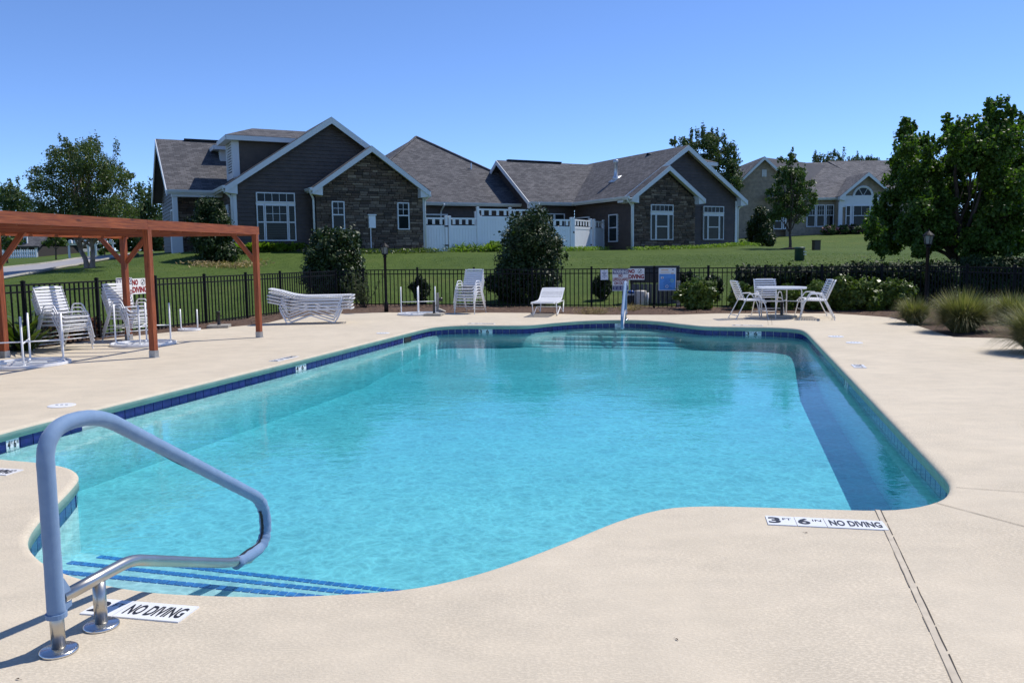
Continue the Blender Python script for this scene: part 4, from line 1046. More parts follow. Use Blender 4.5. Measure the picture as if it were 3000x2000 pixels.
PB = [(Xb(2150), zb2 - .5), (Xb(2318), zb2 - .5), (Xb(2318), zb_(2318, 548)), (Xb(2230), pk - .2), (Xb(2150), zb_(2150, 540))]
wz = solid_wall(wB, PB, M['plank2'], h2); siding(wB, PB, M['plank2'], wz, .2)
ue, ur_ = Xb(2135), Xb(2230)
mb = MB(); ze3 = zb_(2135, 553)
mb.quadslab([f2.p(ue, Yb + 30, ze3), f2.p(ue, Yb - .5, ze3), f2.p(ur_, Yb - .5, pk), f2.p(ur_, Yb + 30, pk)], .15)
mb.quadslab([f2.p(ur_, Yb - .5, pk), f2.p(Xb(2330), Yb - .5, zb_(2330, 555)), f2.p(Xb(2700), Yb + 9, zb_(2330, 555)), f2.p(Xb(2640), Yb + 9, pk - .3), f2.p(ur_ + 1, Yb + 3, pk)], .15); mb.build('roof', M['shingle2'], h2)
rake(f2r, h2, Xb(2137), Xb(2330), ur_, zb_(2230, 551), pk, Yb - .5, h2, .24, .4, .4)
mb = MB(); mb.box(wB.pt(Xb(2233), zb_(2233, 508), .06), (.4, .1, .62)); lv = mb.build('gable_vent', M['trim'], h2)
mb = MB()
for k in range(5): mb.box(wB.pt(Xb(2233), zb_(2233, 508) - .22 + k * .11, .125), (.28, .03, .05))
mb.build('louver', M['soffit'], lv)

# ================================================================== POOL FENCE
FH = 1.15
picket_me = MB().box((0, 0, FH / 2 + .015), (.022, .022, FH - .07)).mesh('picket', M['black'])
pm = MB(); pm.box((0, 0, FH / 2 + .02), (.055, .055, FH + .04)); pm.box((0, 0, FH + .045), (.066, .066, .016)); pm.box((0, 0, FH + .058), (.04, .04, .012))
post_me = pm.mesh('post', M['black'])
def fence_run(posts, label):
    base = posts[0]; t = thing('metal_fence', label, 'fence', (base[0], base[1], 0), 0, 'black metal fence round the pool')
    for i, p in enumerate(posts):
        z = max(-.02, tz(*p)); inst('post', post_me, t, (p[0] - base[0], p[1] - base[1], z))
        if i == len(posts) - 1: break
        q = posts[i + 1]; zq = max(-.02, tz(*q)); a = Vector((p[0] - base[0], p[1] - base[1], z)); b = Vector((q[0] - base[0], q[1] - base[1], zq)); L = (b - a).length
        for hz_, hh in ((FH - .012, .028), (FH - .135, .028), (.10, .028)):
            MB().beam(a + Vector((0, 0, hz_)), b + Vector((0, 0, hz_)), .03, hh).build('rail', M['black'], t)
        n_ = max(2, round(L / .127)); rz = math.atan2(b.y - a.y, b.x - a.x)
        for k in range(1, n_): 
            c = a.lerp(b, k / n_); inst('picket', picket_me, t, c, (0, 0, rz))
    return t
sp = np.linalg.norm(np.array(FL[1]) - np.array(FL[0]))
left_posts = [tuple(np.array(FL[0]) - dl * sp * k) for k in (3, 2, 1)] + FL
rem = np.linalg.norm(np.array(FC) - np.array(FL[-1])); kk = max(1, round(rem / 1.8))
left_posts += [tuple(np.array(FL[-1]) + (np.array(FC) - np.array(FL[-1])) * (k + 1) / kk) for k in range(kk)]
fence_run(left_posts, 'black metal fence along the left side of the deck behind the pergola')
def on_back(px):
    d = ray(px, 900); D = d[:2] @ AX; k = FB / D; return (float(d[0] * k), float(d[1] * k))
back_posts = [FC] + [on_back(x) for x in (1067, 1225, 1390, 1560, 1733, 1916, 2074, 2240, 2405, 2580)] + [FR]
fence_run(back_posts, 'black metal fence across the back of the pool deck carrying the signs')
def lerp2(a, b, n): return [tuple(np.array(a) + (np.array(b) - np.array(a)) * k / n) for k in range(n)]
fence_run(lerp2(FR, FR2, 3) + lerp2(FR2, FR3, 3) + [FR3], 'black metal fence in shade behind the tall grasses at right')

# ------------------------------------------------------------------ signs on the fence
def on_fence_back(px, py):
    d = ray(px, py); k = (FB - .035) / (d[:2] @ AX); return Vector((d[0] * k, d[1] * k, H + d[2] * k))
def sign(c, ang, w_, h_, label, cat='sign', mat='signwhite', name='sign', tilt=0.):
    t = thing(name, label, cat, c); t.rotation_euler = (math.pi / 2, tilt, ang)
    MB().box((0, 0, -.003), (w_, h_, .006)).build('panel', M[mat], t); return t
def flat(t, cx, cy, w_, h_, mat, name='printed_band', z=.0015):
    return MB().box((cx, cy, z - .0006), (w_, h_, .0012)).build(name, M[mat], t)
def ringmesh(t, cx, cy, r, wd, mat, name):
    mb = MB(); n = 28; P = []
    for k in range(n):
        a = k / n * math.tau; P += [(cx + (r - wd) * math.cos(a), cy + (r - wd) * math.sin(a), .0026), (cx + r * math.cos(a), cy + r * math.sin(a), .0026)]
    mb.add(P, [(2 * k, 2 * k + 1, (2 * k + 3) % (2 * n), (2 * k + 2) % (2 * n)) for k in range(n)]); return mb
def warning_sign(c, ang, label):
    w_, h_ = .46, .61; t = sign(c, ang, w_, h_, label)
    flat(t, 0, .232, w_ * .95, .125, 'navy'); put_text('WARNING', 0, .232, w_ * .90, .098, M['signwhite'], t, .0034, .03)
    put_text('NO', 0, .120, .115, .085, M['red'], t, .003, .04); put_text('LIFEGUARD', 0, .015, .435, .092, M['red'], t, .003, .032); put_text('ON DUTY', 0, -.092, .36, .09, M['red'], t, .003, .034)
    flat(t, 0, -.225, w_ * .95, .12, 'navy')
    for k in range(3):
        for j in range(4): MB().box((-.155 + j * .103, -.19 - k * .034, .0034), (.07 if (j + k) % 3 else .09, .010, .0006)).build('printed_line', M['signwhite'], t)
    return t
def nodiving_sign(c, ang, label):
    w_, h_ = .46, .32; t = sign(c, ang, w_, h_, label)
    put_text('NO', -.13, .08, .17, .115, M['red'], t, .003, .05); put_text('DIVING', 0, -.07, .435, .125, M['red'], t, .003, .045)
    mb = ringmesh(t, .105, .08, .062, .009, 'ink', 'no_diving_symbol')
    for a in (R(45),): mb.box((.105, .08, .0028), (.118, .008, .0006), Matrix.Rotation(a, 3, 'Z'))
    mb.box((.11, .085, .0026), (.016, .05, .0006), Matrix.Rotation(R(-30), 3, 'Z')); mb.box((.095, .06, .0024), (.05, .012, .0006), Matrix.Rotation(R(-35), 3, 'Z'))
    mb.lathe([(.011, .0022), (.011, .003)], 10, (.128, .112, 0)); mb.build('no_diving_symbol', M['ink'], t); return t
ab = -TH
c = on_fence_back(1818, 820); warning_sign(c, ab, 'WARNING NO LIFEGUARD ON DUTY sign on the back fence behind the far handrail')
c = on_fence_back(1864, 803); nodiving_sign(c, ab, 'NO DIVING sign on the back fence right of the far handrail')
fa = math.atan2(dl[1], dl[0])
def on_fence_left(px, py):
    d = ray(px, py); n_ = np.array([dl[1], -dl[0]]); k = (n_ @ np.array(FL[2]) + .035) / (n_ @ d[:2]); return Vector((d[0] * k, d[1] * k, H + d[2] * k))
c = on_fence_left(409, 838); nodiving_sign(c, fa, 'NO DIVING sign on the left fence between two pergola posts')
c = on_fence_left(366, 858); warning_sign(c, fa, 'WARNING sign on the left fence half hidden by a pergola post')
c = on_fence_back(1770.5, 805); t = sign(c, ab, .215, .285, 'small white paper notice hung on the back fence', 'notice', 'paper', 'notice', R(-1.5))
for k, (w_, y) in enumerate(((.04, .105), (.13, .06), (.10, .03), (.06, 0), (.14, -.04), (.03, -.08))): flat(t, 0, y, w_, .012, 'navy', 'printed_line')
for sx in (-1, 1): MB().tube([(sx * .1, .14, 0), (sx * .1, .175, -.01)], .003, 5).build('tie', M['white'], t)
c = on_fence_back(1955, 818); t = sign(c, ab, .48, .63, 'blue and white swim rules poster on the back fence', 'poster', 'signwhite', 'poster')
flat(t, 0, -.075, .445, .445, 'posterblue', 'blue_field')
flat(t, -.07, .255, .20, .02, 'orange', 'printed_line')
flat(t, .15, .262, .04, .02, 'navy', 'printed_mark'); flat(t, .14, .165, .07, .022, 'orange', 'printed_mark'); flat(t, -.06, .19, .24, .012, 'orange', 'printed_line')
mb = ringmesh(t, .13, -.04, .042, .012, 'lime', 'ring'); mb.build('printed_ring', M['lime'], t)
mb = ringmesh(t, -.01, -.20, .042, .012, 'signwhite', 'ring'); mb.build('printed_ring', M['signwhite'], t)
flat(t, -.14, .045, .07, .05, 'signwhite', 'printed_mark', .0026); flat(t, -.14, .045, .025, .03, 'red', 'printed_mark', .0036)
for k in range(9): flat(t, -.03 + (k % 3) * .02, .02 - k * .032, .24 - (k % 4) * .03, .006, 'navy', 'printed_line', .0026)

# ================================================================== PERGOLA
pp = [G(451.5, 1046.6), G(760, 988)]
fd = np.array(pp[1]) - np.array(pp[0]); fd /= np.linalg.norm(fd); fs_ = np.array([-fd[1], fd[0]])
sp_ = np.linalg.norm(np.array(pp[1]) - np.array(pp[0]))
fp = [np.array(pp[0]) - fd * sp_ * k for k in (2, 1)] + [np.array(p) for p in pp]
bpost = [np.array(G(15, 1048)), np.array(G(378, 995))]; bd = bpost[1] - bpost[0]; bd /= np.linalg.norm(bd)
bp = [bpost[0] - bd * sp_ * k for k in (2, 1)] + bpost
pg = thing('pergola', 'red stained wooden pergola with angled braces at the left of the deck', 'pergola', (fp[2][0], fp[2][1], 0))
o_ = fp[2]
def L3(p, z): return Vector((p[0] - o_[0], p[1] - o_[1], z))
PT = 1.98; PW = .092
for p, d_ in [(p, fd) for p in fp] + [(p, bd) for p in bp]:
    MB().beam(L3(p, .10), L3(p, PT + .0), PW, PW, (d_[0], d_[1], 0)).build('post', M['cedar'], pg)
    mb = MB(); a = math.atan2(d_[1], d_[0]); mb.box(L3(p, .055), (.102, .102, .11), Matrix.Rotation(a, 3, 'Z')); mb.box(L3(p, .0), (.13, .13, .012), Matrix.Rotation(a, 3, 'Z'))
    for s1 in (-1, 1): mb.lathe([(.012, 0), (.012, .008)], 8, (0, 0, 0)) if False else None
    mb.build('post_base', M['galv'], pg)
def beam_line(P, d_, ext, w_, h_, z, name='beam', off=0.):
    n_ = np.array([-d_[1], d_[0]]); pts = [P[0] - d_ * ext] + [(P[i] if i else P[0]) for i in range(2, len(P) - 1)] + [P[-1] + d_ * ext]
    for i in range(len(pts) - 1):
        a, b = pts[i] + n_ * off, pts[i + 1] + n_ * off
        MB().beam(L3(a + d_ * .002, z), L3(b - d_ * .002, z), w_, h_).build(name, M['cedar'], pg)
BZ = PT + .075
beam_line(fp, fd, .12, .045, .15, BZ); beam_line(bp, bd, .12, .045, .15, BZ - .055)
# cross joists between the two beams, and thin purlins lying on top
nj = 17
for k in range(nj + 1):
    f = k / nj; a = fp[0] * (1 - f) + fp[3] * f; b = bp[0] * (1 - f) + bp[3] * f; e = (b - a) / np.linalg.norm(b - a)
    MB().beam(L3(a + e * .045, BZ - .015), L3(b - e * .045, BZ - .02), .040, .165).build('joist', M['cedar'], pg)
# cross braces on the post pairs
for i, (a, b) in enumerate(zip(fp, bp)):
    e = (b - a) / np.linalg.norm(b - a)
    MB().beam(L3(a + e * .05, BZ - .01), L3(b + e * .75, BZ - .012), .04, .12).build('tie_beam', M['cedar'], pg)
    for p, q in ((b, b - e * .46), (b, b + e * .46)) + (((a, a + e * .42),) if i in (0, 3) else ()):
        MB().beam(L3(p + (q - p) * .08, PT - .5), L3(q, PT + .01), .038, .085).build('brace', M['cedar'], pg)

# ================================================================== HANDRAILS
M['navyseam'] = plain('dark_seam', (.02, .03, .07), .8)
def handrail(loc, rz, label):
    """local +x runs out over the water"""
    t = thing('handrail', label, 'handrail', (loc[0], loc[1], 0), rz, 'pool handrails with blue sleeves')
    full = fillet([(0, 0, .01), (0, 0, .865), (.26, 0, .90), (1.475, 0, .165), (1.475, 0, -.10), (1.15, 0, -.075), (.42, 0, .225), (.0, 0, .205)], .17, 10)
    # steel: post up to the sleeve, and the lower bar
    st_ = MB(); st_.tube([(0, 0, .012), (0, 0, .20)], .0255, 16); low = fillet([(1.3, 0, -.105), (1.12, 0, -.062), (.42, 0, .213), (.30, 0, .212), (0.03, 0, .205)], .10, 6)
    st_.tube([(1.40, 0, -.08)] + low, .0255, 16); st_.build('rail_tube', M['steel'], t, True)
    mb = MB(); mb.tube([(.225, 0, .012), (.225, 0, .195)], .0255, 16); mb.build('support_post', M['steel'], t, True)
    for x in (0, .225):
        mb = MB(); mb.lathe([(.068, 0), (.070, .003), (.069, .011), (.062, .015), (.030, .017), (.0265, .019)], 28, (x, 0, .0)); mb.build('flange', M['chrome'], t, True)
    path = fillet([(0, 0, .14), (0, 0, .872), (.27, 0, .885), (1.475, 0, .165), (1.48, 0, -.085), (1.18, 0, -.088)], .2, 12)
    path = [(0, 0, .14), (0, 0, .30), (0, 0, .5)] + [tuple(p) for p in path[1:]]
    pd = []
    for i in range(len(path) - 1):
        A_1, B_1 = Vector(path[i]), Vector(path[i + 1]); m_ = max(1, int((B_1 - A_1).length / .03)); pd += [tuple(A_1.lerp(B_1, q / m_)) for q in range(m_)]
    path = pd + [path[-1]]
    rr = []
    for i, p in enumerate(path):
        wr = .0016 if (p[0] > 1.25 and p[2] < .2) else .00035
        rr.append((.0318 + .003 * max(0., 1 - p[2] / .3 if p[0] < .05 else 0)) + wr * (math.sin(i * 2.1) + math.sin(i * 3.7 + 1) + .6 * math.sin(i * 5.3)))
    mb = MB(); mb.tube(path, rr, 18); sl = mb.build('sleeve', M['fabric'], t, True)
    mb = MB(); mb.prism([(0.0, .145), (.062, .165), (.058, .235), (.03, .285), (0.0, .30)], (0, .036, 0), (0, -.018, 0)); mb.tube([(.0, 0, .14), (.0, 0, .158)], .0385, 18); mb.build('sleeve_cuff', M['fabric'], sl)
    ctr = Vector((.62, 0, .36)); mb = MB(); mb.tube([Vector(p) + (ctr - Vector(p)).normalized() * .0325 for p in path if .24 < p[0] < 1.42 and p[2] > .2], .0022, 5); mb.build('seam', M['navyseam'], sl)
    z_ = [p for p in path if p[0] > 1.1 and p[2] < .14]
    mb = MB(); mb.tube([(Vector(p) - Vector((1.3, 0, .04))).normalized() * -.031 + Vector(p) for p in z_], .008, 6); mb.build('zip', M['ink'], sl)
    return t
M['chrome'] = plain('polished_flange', (.60, .60, .60), .24, 1., .1)
b0 = G(173, 1908); handrail(b0, math.pi / 2 - TH, 'large near handrail with faded blue sleeve beside the entry steps')
b1 = G(1833, 935); handrail(b1, -math.pi / 2 - TH + R(4), 'far handrail with blue sleeve at the opposite end of the pool')

# ================================================================== CHAIRS, LOUNGERS, TABLES
TR = .0125
def make_chair(label):
    t = thing('strap_chair', label, 'chair')
    for sx in (-1, 1):
        x = sx * .275; p = fillet([(x * 1.06, -.375, .012), (x, -.175, .40), (x * .99, -.09, .575), (x * .99, .14, .58), (x * 1.0, .30, .33), (x * 1.06, .365, .012)], .05, 4)
        MB().tube(p, TR, 7).build('side_frame', M['white'], t, True)
        for y in (-.375, .365): MB().lathe([(.016, 0), (.016, .022)], 8, (x * 1.06, y, 0)).build('foot_cap', M['white'], t)
    seat = fillet([(-.255, -.19, .425), (-.255, .27, .435), (-.255, .335, .365), (.255, .335, .365), (.255, .27, .435), (.255, -.19, .425)], .05, 4)
    back = fillet([(-.255, -.19, .425), (-.25, -.375, .875), (.25, -.375, .875), (.255, -.19, .425)], .07, 5)
    MB().tube(seat, TR, 7).build('seat_frame', M['white'], t, True); MB().tube(back, TR, 7).build('back_frame', M['white'], t, True)
    MB().tube([(-.282, -.345, .085), (.282, -.345, .085)], .009, 6).build('stretcher', M['white'], t, True); MB().tube([(-.28, .335, .20), (.28, .335, .20)], .009, 6).build('stretcher', M['white'], t, True)
    sm = MB(); sm.box((0, 0, 0), (.535, .036, .006)); sm.box((-.268, 0, -.008), (.006, .036, .022)); sm.box((.268, 0, -.008), (.006, .036, .022)); sme = sm.mesh('strap', M['strap'])
    for k in range(9): inst('strap', sme, t, (0, -.17 + k * .0545, .441 + k * .0011), (R(1.2), 0, 0))
    d = Vector((0, -.185, .45)); d.normalize(); a = math.atan2(.45, -.185)
    for k in range(8):
        f = .065 + k * .0575; inst('strap', sme, t, (0, -.19 + d.y * f + .012, .425 + d.z * f + .004), (a, 0, 0))
    return t
first = [None]
def chair(x, y, z, face, label, group):
    """face = world angle of the chair's front"""
    rz = face - math.pi / 2
    if first[0] is None:
        t = make_chair(label); first[0] = t; t.location = (x, y, z); t.rotation_euler = (0, 0, rz); t['group'] = group; return t
    return dup(first[0], (x, y, z), rz, label, group)
pos_words = ['bottom', 'second from bottom', 'third from bottom', 'topmost']
def chair_stack(x, y, face, where, n=4, dz=.066):
    for k in range(n):
        wrd = ['bottom', 'second lowest', 'third lowest', 'topmost'][k] if n == 4 else ['bottom', 'second lowest', 'middle', 'second highest', 'topmost'][k]
        chair(x - math.cos(face) * -.012 * k, y, k * dz, face + random.uniform(-.015, .015), f'{wrd} white strap chair of the stack {where}', 'stacked white strap chairs')
g = G(186, 1023); chair_stack(g[0], g[1], R(-25), 'by the fence at far left')
g = G(378, 997); chair_stack(g[0], g[1], R(-28), 'under the NO DIVING sign')
g = G(1378, 917); chair_stack(g[0], g[1], R(-112), 'left of the big bush', 5, .072)
tc = G(2288, 930); grp = 'chairs round the white table'
chair(tc[0] - .80, tc[1] - .12, 0, R(2), 'white strap chair at the left side of the table', grp)
chair(tc[0] - .12, tc[1] + .62, 0, R(-92), 'white strap chair behind the table facing the pool', grp)
chair(tc[0] + .66, tc[1] - .52, 0, R(158), 'white strap chair at right of the table, nearer the pool', grp)
chair(tc[0] + .80, tc[1] + .12, 0, R(172), 'white strap chair at right of the table, nearer the bushes', grp)

def make_lounger(label, rise, group=None):
    """x: head 0 -> foot 1.9"""
    t = thing('sun_lounger', label, 'sun lounger', group=group); hb = .62
    prof = [(0.02, rise), (.25, rise * .70), (.55, rise * .17), (.74, .0), (1.0, -.012), (1.9, 0)]
    def ztop(x): return .35 + float(np.interp(x, [p[0] for p in prof], [p[1] for p in prof]))
    for sy in (-1, 1):
        y = sy * .29
        p = fillet([(.02, y, ztop(.02)), (.25, y, ztop(.25)), (.52, y, ztop(.52)), (.78, y, .35), (1.84, y, .35), (1.9, y, .33)], .12, 4)
        MB().tube(p, .014, 7).build('side_rail', M['white'], t, True)
        y2 = sy * .305
        lp = fillet([(.27, y2, .325), (.42, y2, .014), (.96, y2, .20), (1.50, y2, .014), (1.66, y2, .325)], .05, 4)
        MB().tube(lp, .0135, 7).build('leg_loop', M['white'], t, True)
        MB().tube([(.27, y2, .325), (1.66, y2, .325)], .0125, 7).build('arm_bar', M['white'], t, True)
    MB().tube(fillet([(.02, -.29, ztop(.02)), (-.005, -.2, ztop(.0) + .004), (-.005, .2, ztop(.0) + .004), (.02, .29, ztop(.02))], .06, 4), .014, 7).build('head_bar', M['white'], t, True)
    MB().tube(fillet([(1.84, -.29, .35), (1.92, -.29, .345), (1.92, .29, .345), (1.84, .29, .35)], .08, 5), .014, 7).build('foot_bar', M['white'], t, True)
    MB().tube([(.96, -.305, .20), (.96, .305, .20)], .011, 6).build('cross_bar', M['white'], t, True)
    if rise > .3: MB().tube(fillet([(.45, -.25, .1), (.22, -.25, ztop(.22) - .02), (.22, .25, ztop(.22) - .02), (.45, .25, .1)], .04, 3), .010, 6).build('back_prop', M['white'], t, True)
    sm = MB(); sm.box((0, 0, 0), (.043, .60, .006)); sm.box((0, -.303, -.01), (.043, .006, .026)); sm.box((0, .303, -.01), (.043, .006, .026)); sme = sm.mesh('strap', M['strap'])
    for k in range(31):
        x = .07 + k * .0585; s_ = (ztop(x + .02) - ztop(x - .02)) / .04
        inst('strap', sme, t, (x, 0, ztop(x) + .014), (0, -math.atan(s_), 0))
    return t
fa_ = np.array(G(836, 951)); fb_ = np.array(G(967, 948)); ax_ = fb_ - fa_; la = math.atan2(ax_[1], ax_[0])
lp_ = fa_ - np.array([math.cos(la), math.sin(la)]) * .38 + np.array([-math.sin(la), math.cos(la)]) * .305
l0 = None
for k, wrd in enumerate(('bottom', 'second lowest', 'middle', 'second highest', 'topmost')):
    lab = f'{wrd} white sun lounger of the stack by the left fence'
    off = (random.uniform(-.03, .03), random.uniform(-.015, .015))
    if l0 is None: l0 = make_lounger(lab, .17, 'stacked white sun loungers'); o = l0; o.location = (lp_[0], lp_[1], 0); o.rotation_euler = (0, 0, la)
    else: o = dup(l0, (lp_[0] + off[0], lp_[1] + off[1], .074 * k), la, lab, 'stacked white sun loungers')
fa_ = np.array(G(1561, 925)); fb_ = np.array(G(1634, 925)); mid = (fa_ + fb_) / 2; hd = np.array(G(1655, 906)); ax_ = mid - hd; la = math.atan2(ax_[1], ax_[0]); la = math.atan2(-1, -.20)
sl_ = make_lounger('single white sun lounger with raised back in front of the big bush', .29); hp = mid - np.array([math.cos(la), math.sin(la)]) * 1.50; sl_.location = (hp[0], hp[1], 0); sl_.rotation_euler = (0, 0, la)

def table(loc, rz, rad, h_, label, upside=False, bars=True, group=None, nleg=4, leg_r=.82, cat='table'):
    t = thing('patio_table', label, cat, (loc[0], loc[1], 0), rz, group)
    f = (lambda z: h_ - z) if upside else (lambda z: z)
    n = 40; mb = MB()
    zz = sorted((f(h_), f(h_ - .045)))
    prof = [(rad - .012, zz[0]), (rad, zz[0] + .004), (rad, zz[1] - .004), (rad - .012, zz[1])]
    P = []; 
    for r_, z in prof: P += [(r_ * math.cos(k / n * math.tau), r_ * math.sin(k / n * math.tau), z) for k in range(n)]
    fs = []
    for i in range(4):
        j = (i + 1) % 4
        for k in range(n): fs.append((i * n + k, i * n + (k + 1) % n, j * n + (k + 1) % n, j * n + k))
    mb.add(P, fs); mb.build('rim', M['white'], t)
    if not upside:
        mb = MB(); mb.lathe([(.03, h_ - .010), (rad - .014, h_ - .010), (rad - .014, h_ - .003), (.03, h_ - .003)], n); mb.build('table_top', M['tabletop'], t)
    else:
        mb = MB(); mb.tube([((rad - .09) * math.cos(k / n * math.tau), (rad - .09) * math.sin(k / n * math.tau), f(h_ - .03)) for k in range(n)], .012, 6, True); mb.build('inner_ring', M['white'], t)
        mb = MB(); mb.lathe([(.03, .002), (rad - .014, .002), (rad - .014, .009), (.03, .009)], n); mb.build('table_top', M['tabletop'], t)
    lr = rad * leg_r
    for k in range(nleg):
        a = (k + .5) / nleg * math.tau; c, s_ = math.cos(a), math.sin(a)
        p = fillet([(rad * .45 * c, rad * .45 * s_, f(h_ - .035)), (lr * c, lr * s_, f(h_ - .035)), (lr * c, lr * s_, f(.0) if not upside else h_)], .07, 4)
        MB().tube(p, .015, 8).build('leg', M['white'], t, True)
    if bars:
        zb_ = f(h_ * .54)
        for k in range(nleg // 2):
            a = (k + .5) / nleg * math.tau; c, s_ = math.cos(a) * lr, math.sin(a) * lr
            MB().tube([(c, s_, zb_ + k * .004), (-c, -s_, zb_ + k * .004)], .011, 6).build('cross_bar', M['white'], t, True)
    return t
M['tabletop'] = plain('frosted_table_top', (.56, .57, .58), .35, var=.08)
table(tc, R(12), .56, .72, 'round white table with four chairs at the far right of the pool')
ug = 'upturned white table frames'
table(G(80, 1068), R(-20), .58, .74, 'upturned white table frame under the pergola at the left edge', True, True, ug)
table(G(421, 1009), R(-28), .56, .74, 'upturned white table frame behind the corner pergola post', True, True, ug)
table(G(555, 968), R(70), .235, .46, 'small upturned white side table near the fence', True, False, ug, 2, .95)
table(G(1226, 921), R(-40), .55, .74, 'upturned white table frame at the back left corner of the pool', True, True, ug)
def umbrella_base(loc, rz, label, size=.46):
    t = thing('umbrella_base', label, 'umbrella base', (loc[0], loc[1], 0), rz, 'square umbrella bases with black pole sockets')
    for sx in (-1, 1):
        for sy in (-1, 1): MB().box((sx * size / 4, sy * size / 4, .032), (size / 2 - .006, size / 2 - .006, .052)).build('paver', M['concrete'], t)
    MB().box((0, 0, .004), (size * .95, size * .95, .006)).build('base_frame', M['blackpl'], t)
    mb = MB(); mb.lathe([(.045, .058), (.034, .075), (.033, .33), (.037, .33), (.037, .36), (.024, .36)], 14); mb.build('pole_socket', M['blackpl'], t, True)
    mb = MB(); mb.tube([(.03, 0, .26), (.085, 0, .26)], .01, 6); mb.build('clamp_knob', M['blackpl'], t); return t
umbrella_base(G(642, 959), R(10), 'square umbrella base beside the left fence'); umbrella_base(G(1272, 924), R(-8), 'square umbrella base in front of the upturned table')
umbrella_base((tc[0] + .02, tc[1] + .02), R(8), 'square umbrella base under the white table', .52)
hb = G(1283, 914); t = thing('hose_post', 'grey wooden post with a hose tap by the back fence', 'tap post', (hb[0], hb[1], 0))
MB().box((0, 0, .26), (.075, .05, .54)).build('post', M['concrete'], t); mb = MB(); mb.lathe([(.04, .30), (.05, .33), (.05, .38), (.03, .40)], 10, (.09, 0, 0)); mb.tube([(.03, 0, .35), (.09, 0, .35)], .015, 6); mb.build('tap', M['blackpl'], t)
MB().prism([(-.15, -.02), (.30, -.02), (.02, .10), (-.05, .10)], (0, .3, 0), (0, -.1, 0)).build('foot_slab', M['concrete'], t)

# ------------------------------------------------------------------ lamp posts
def lamp(loc, z0, label, h_=1.9):
    t = thing('lamp_post', label, 'lamp', (loc[0], loc[1], z0), R(20), 'black lantern posts')
    mb = MB(); mb.lathe([(.06, 0), (.06, .25), (.045, .28), (.040, .3), (.038, h_ - .35), (.055, h_ - .34), (.055, h_ - .31), (.03, h_ - .3)], 14); mb.build('pole', M['black'], t, True)
    mb = MB(); mb.lathe([(.03, h_ - .30), (.085, h_ - .27), (.085, h_ - .255)], 8)
    for k in range(6):
        a = k / 6 * math.tau; mb.tube([(.08 * math.cos(a), .08 * math.sin(a), h_ - .26), (.115 * math.cos(a), .115 * math.sin(a), h_ - .07)], .007, 5)
    mb.build('lantern_cage', M['black'], t)
    mb = MB(); mb.lathe([(.074, h_ - .255), (.106, h_ - .07)], 6); mb.build('lantern_glass', M['lampglass'], t)
    mb = MB(); mb.lathe([(.135, h_ - .07), (.125, h_ - .05), (.06, h_ + .01), (.03, h_ + .035), (.012, h_ + .05), (.018, h_ + .065), (.004, h_ + .09)], 12); mb.build('lantern_roof', M['black'], t); return t
lamp(G(1132, 914), 0, 'black lantern post at the back left corner of the deck', 1.87)
d_ = ray(2712, 900); k_ = 21.2 / (d_[:2] @ AX); lamp((d_[0] * k_, d_[1] * k_), 0, 'black lantern post in front of the big maple at right', 1.93)

# ------------------------------------------------------------------ pool equipment behind the fence
def beyond(px, py, D):                   # point at distance D beyond the back fence line
    d = ray(px, py); k = (FB + D) / (d[:2] @ AX); return Vector((d[0] * k, d[1] * k, H + d[2] * k))
pL, pR = beyond(1850, 900, 1.2), beyond(1984, 900, 1.2); e_ = (pR - pL); wd = math.hypot(e_.x, e_.y); z0 = tz(pL.x, pL.y)
t = thing('equipment_screen', 'grey louvred equipment screen with a dark upper half behind the signs', 'screen', (pL.x, pL.y, z0), math.atan2(e_.y, e_.x))
for k in range(11): MB().box(((k + .5) * wd / 11, 0, .30), (wd / 11 - .012, .03, .58)).build('board', M['graypanel'], t)
MB().box((wd / 2, .2, .86), (wd + .1, .35, .5)).build('heater_housing', M['blackpl'], t)
for sx in (0, wd / 2, wd): MB().box((sx, .12, .35), (.09, .09, .9)).build('post', M['graypanel'], t)
mb = MB()
for k in range(9): mb.box((wd * .78, -.02, .12 + k * .045), (wd * .3, .02, .018), Matrix.Rotation(.5, 3, 'X'))
mb.build('louver', M['graypanel'], t)
c = beyond(1850, 900, .8); t = thing('pool_pump', 'white pool pump pipes with a blue lid behind the fence', 'pump', (c.x, c.y, tz(c.x, c.y)))
mb = MB(); mb.lathe([(.1, 0), (.12, .05), (.12, .28), (.1, .3)], 14); mb.build('pump_body', M['blackpl'], t, True)
mb = MB(); mb.lathe([(.08, .36), (.09, .37), (.09, .42), (.05, .45)], 12, (-.02, 0, 0)); mb.build('lid', M['bluepl'], t, True)
mb = MB(); mb.tube(fillet([(-.16, 0, .31), (.12, 0, .33), (.21, 0, .24), (.17, 0, 0)], .1, 5), .045, 9); mb.build('pipe', M['white'], t, True)
c = beyond(1876, 902, .8); t = thing('storage_drum', 'grey barrel behind the fence under the NO DIVING sign', 'drum', (c.x, c.y, tz(c.x, c.y)))
mb = MB(); mb.lathe([(.17, 0), (.18, .02), (.185, .2), (.18, .40), (.165, .44), (.05, .445)], 18); mb.build('drum_body', M['pvc'], t, True); MB().tube([(.21, -.05, 0), (.21, -.05, .38)], .03, 8).build('pipe', M['white'], t, True)
c = beyond(1987, 905, .25); t = thing('speckled_post', 'white speckled post right of the blue poster', 'post', (c.x, c.y, tz(c.x, c.y)))
mb = MB(); mb.box((0, 0, .36), (.085, .085, .74)); mb.box((0, 0, .745), (.1, .1, .03)); mb.build('shaft', M['speck'] if 'speck' in M else M['pvc'], t)
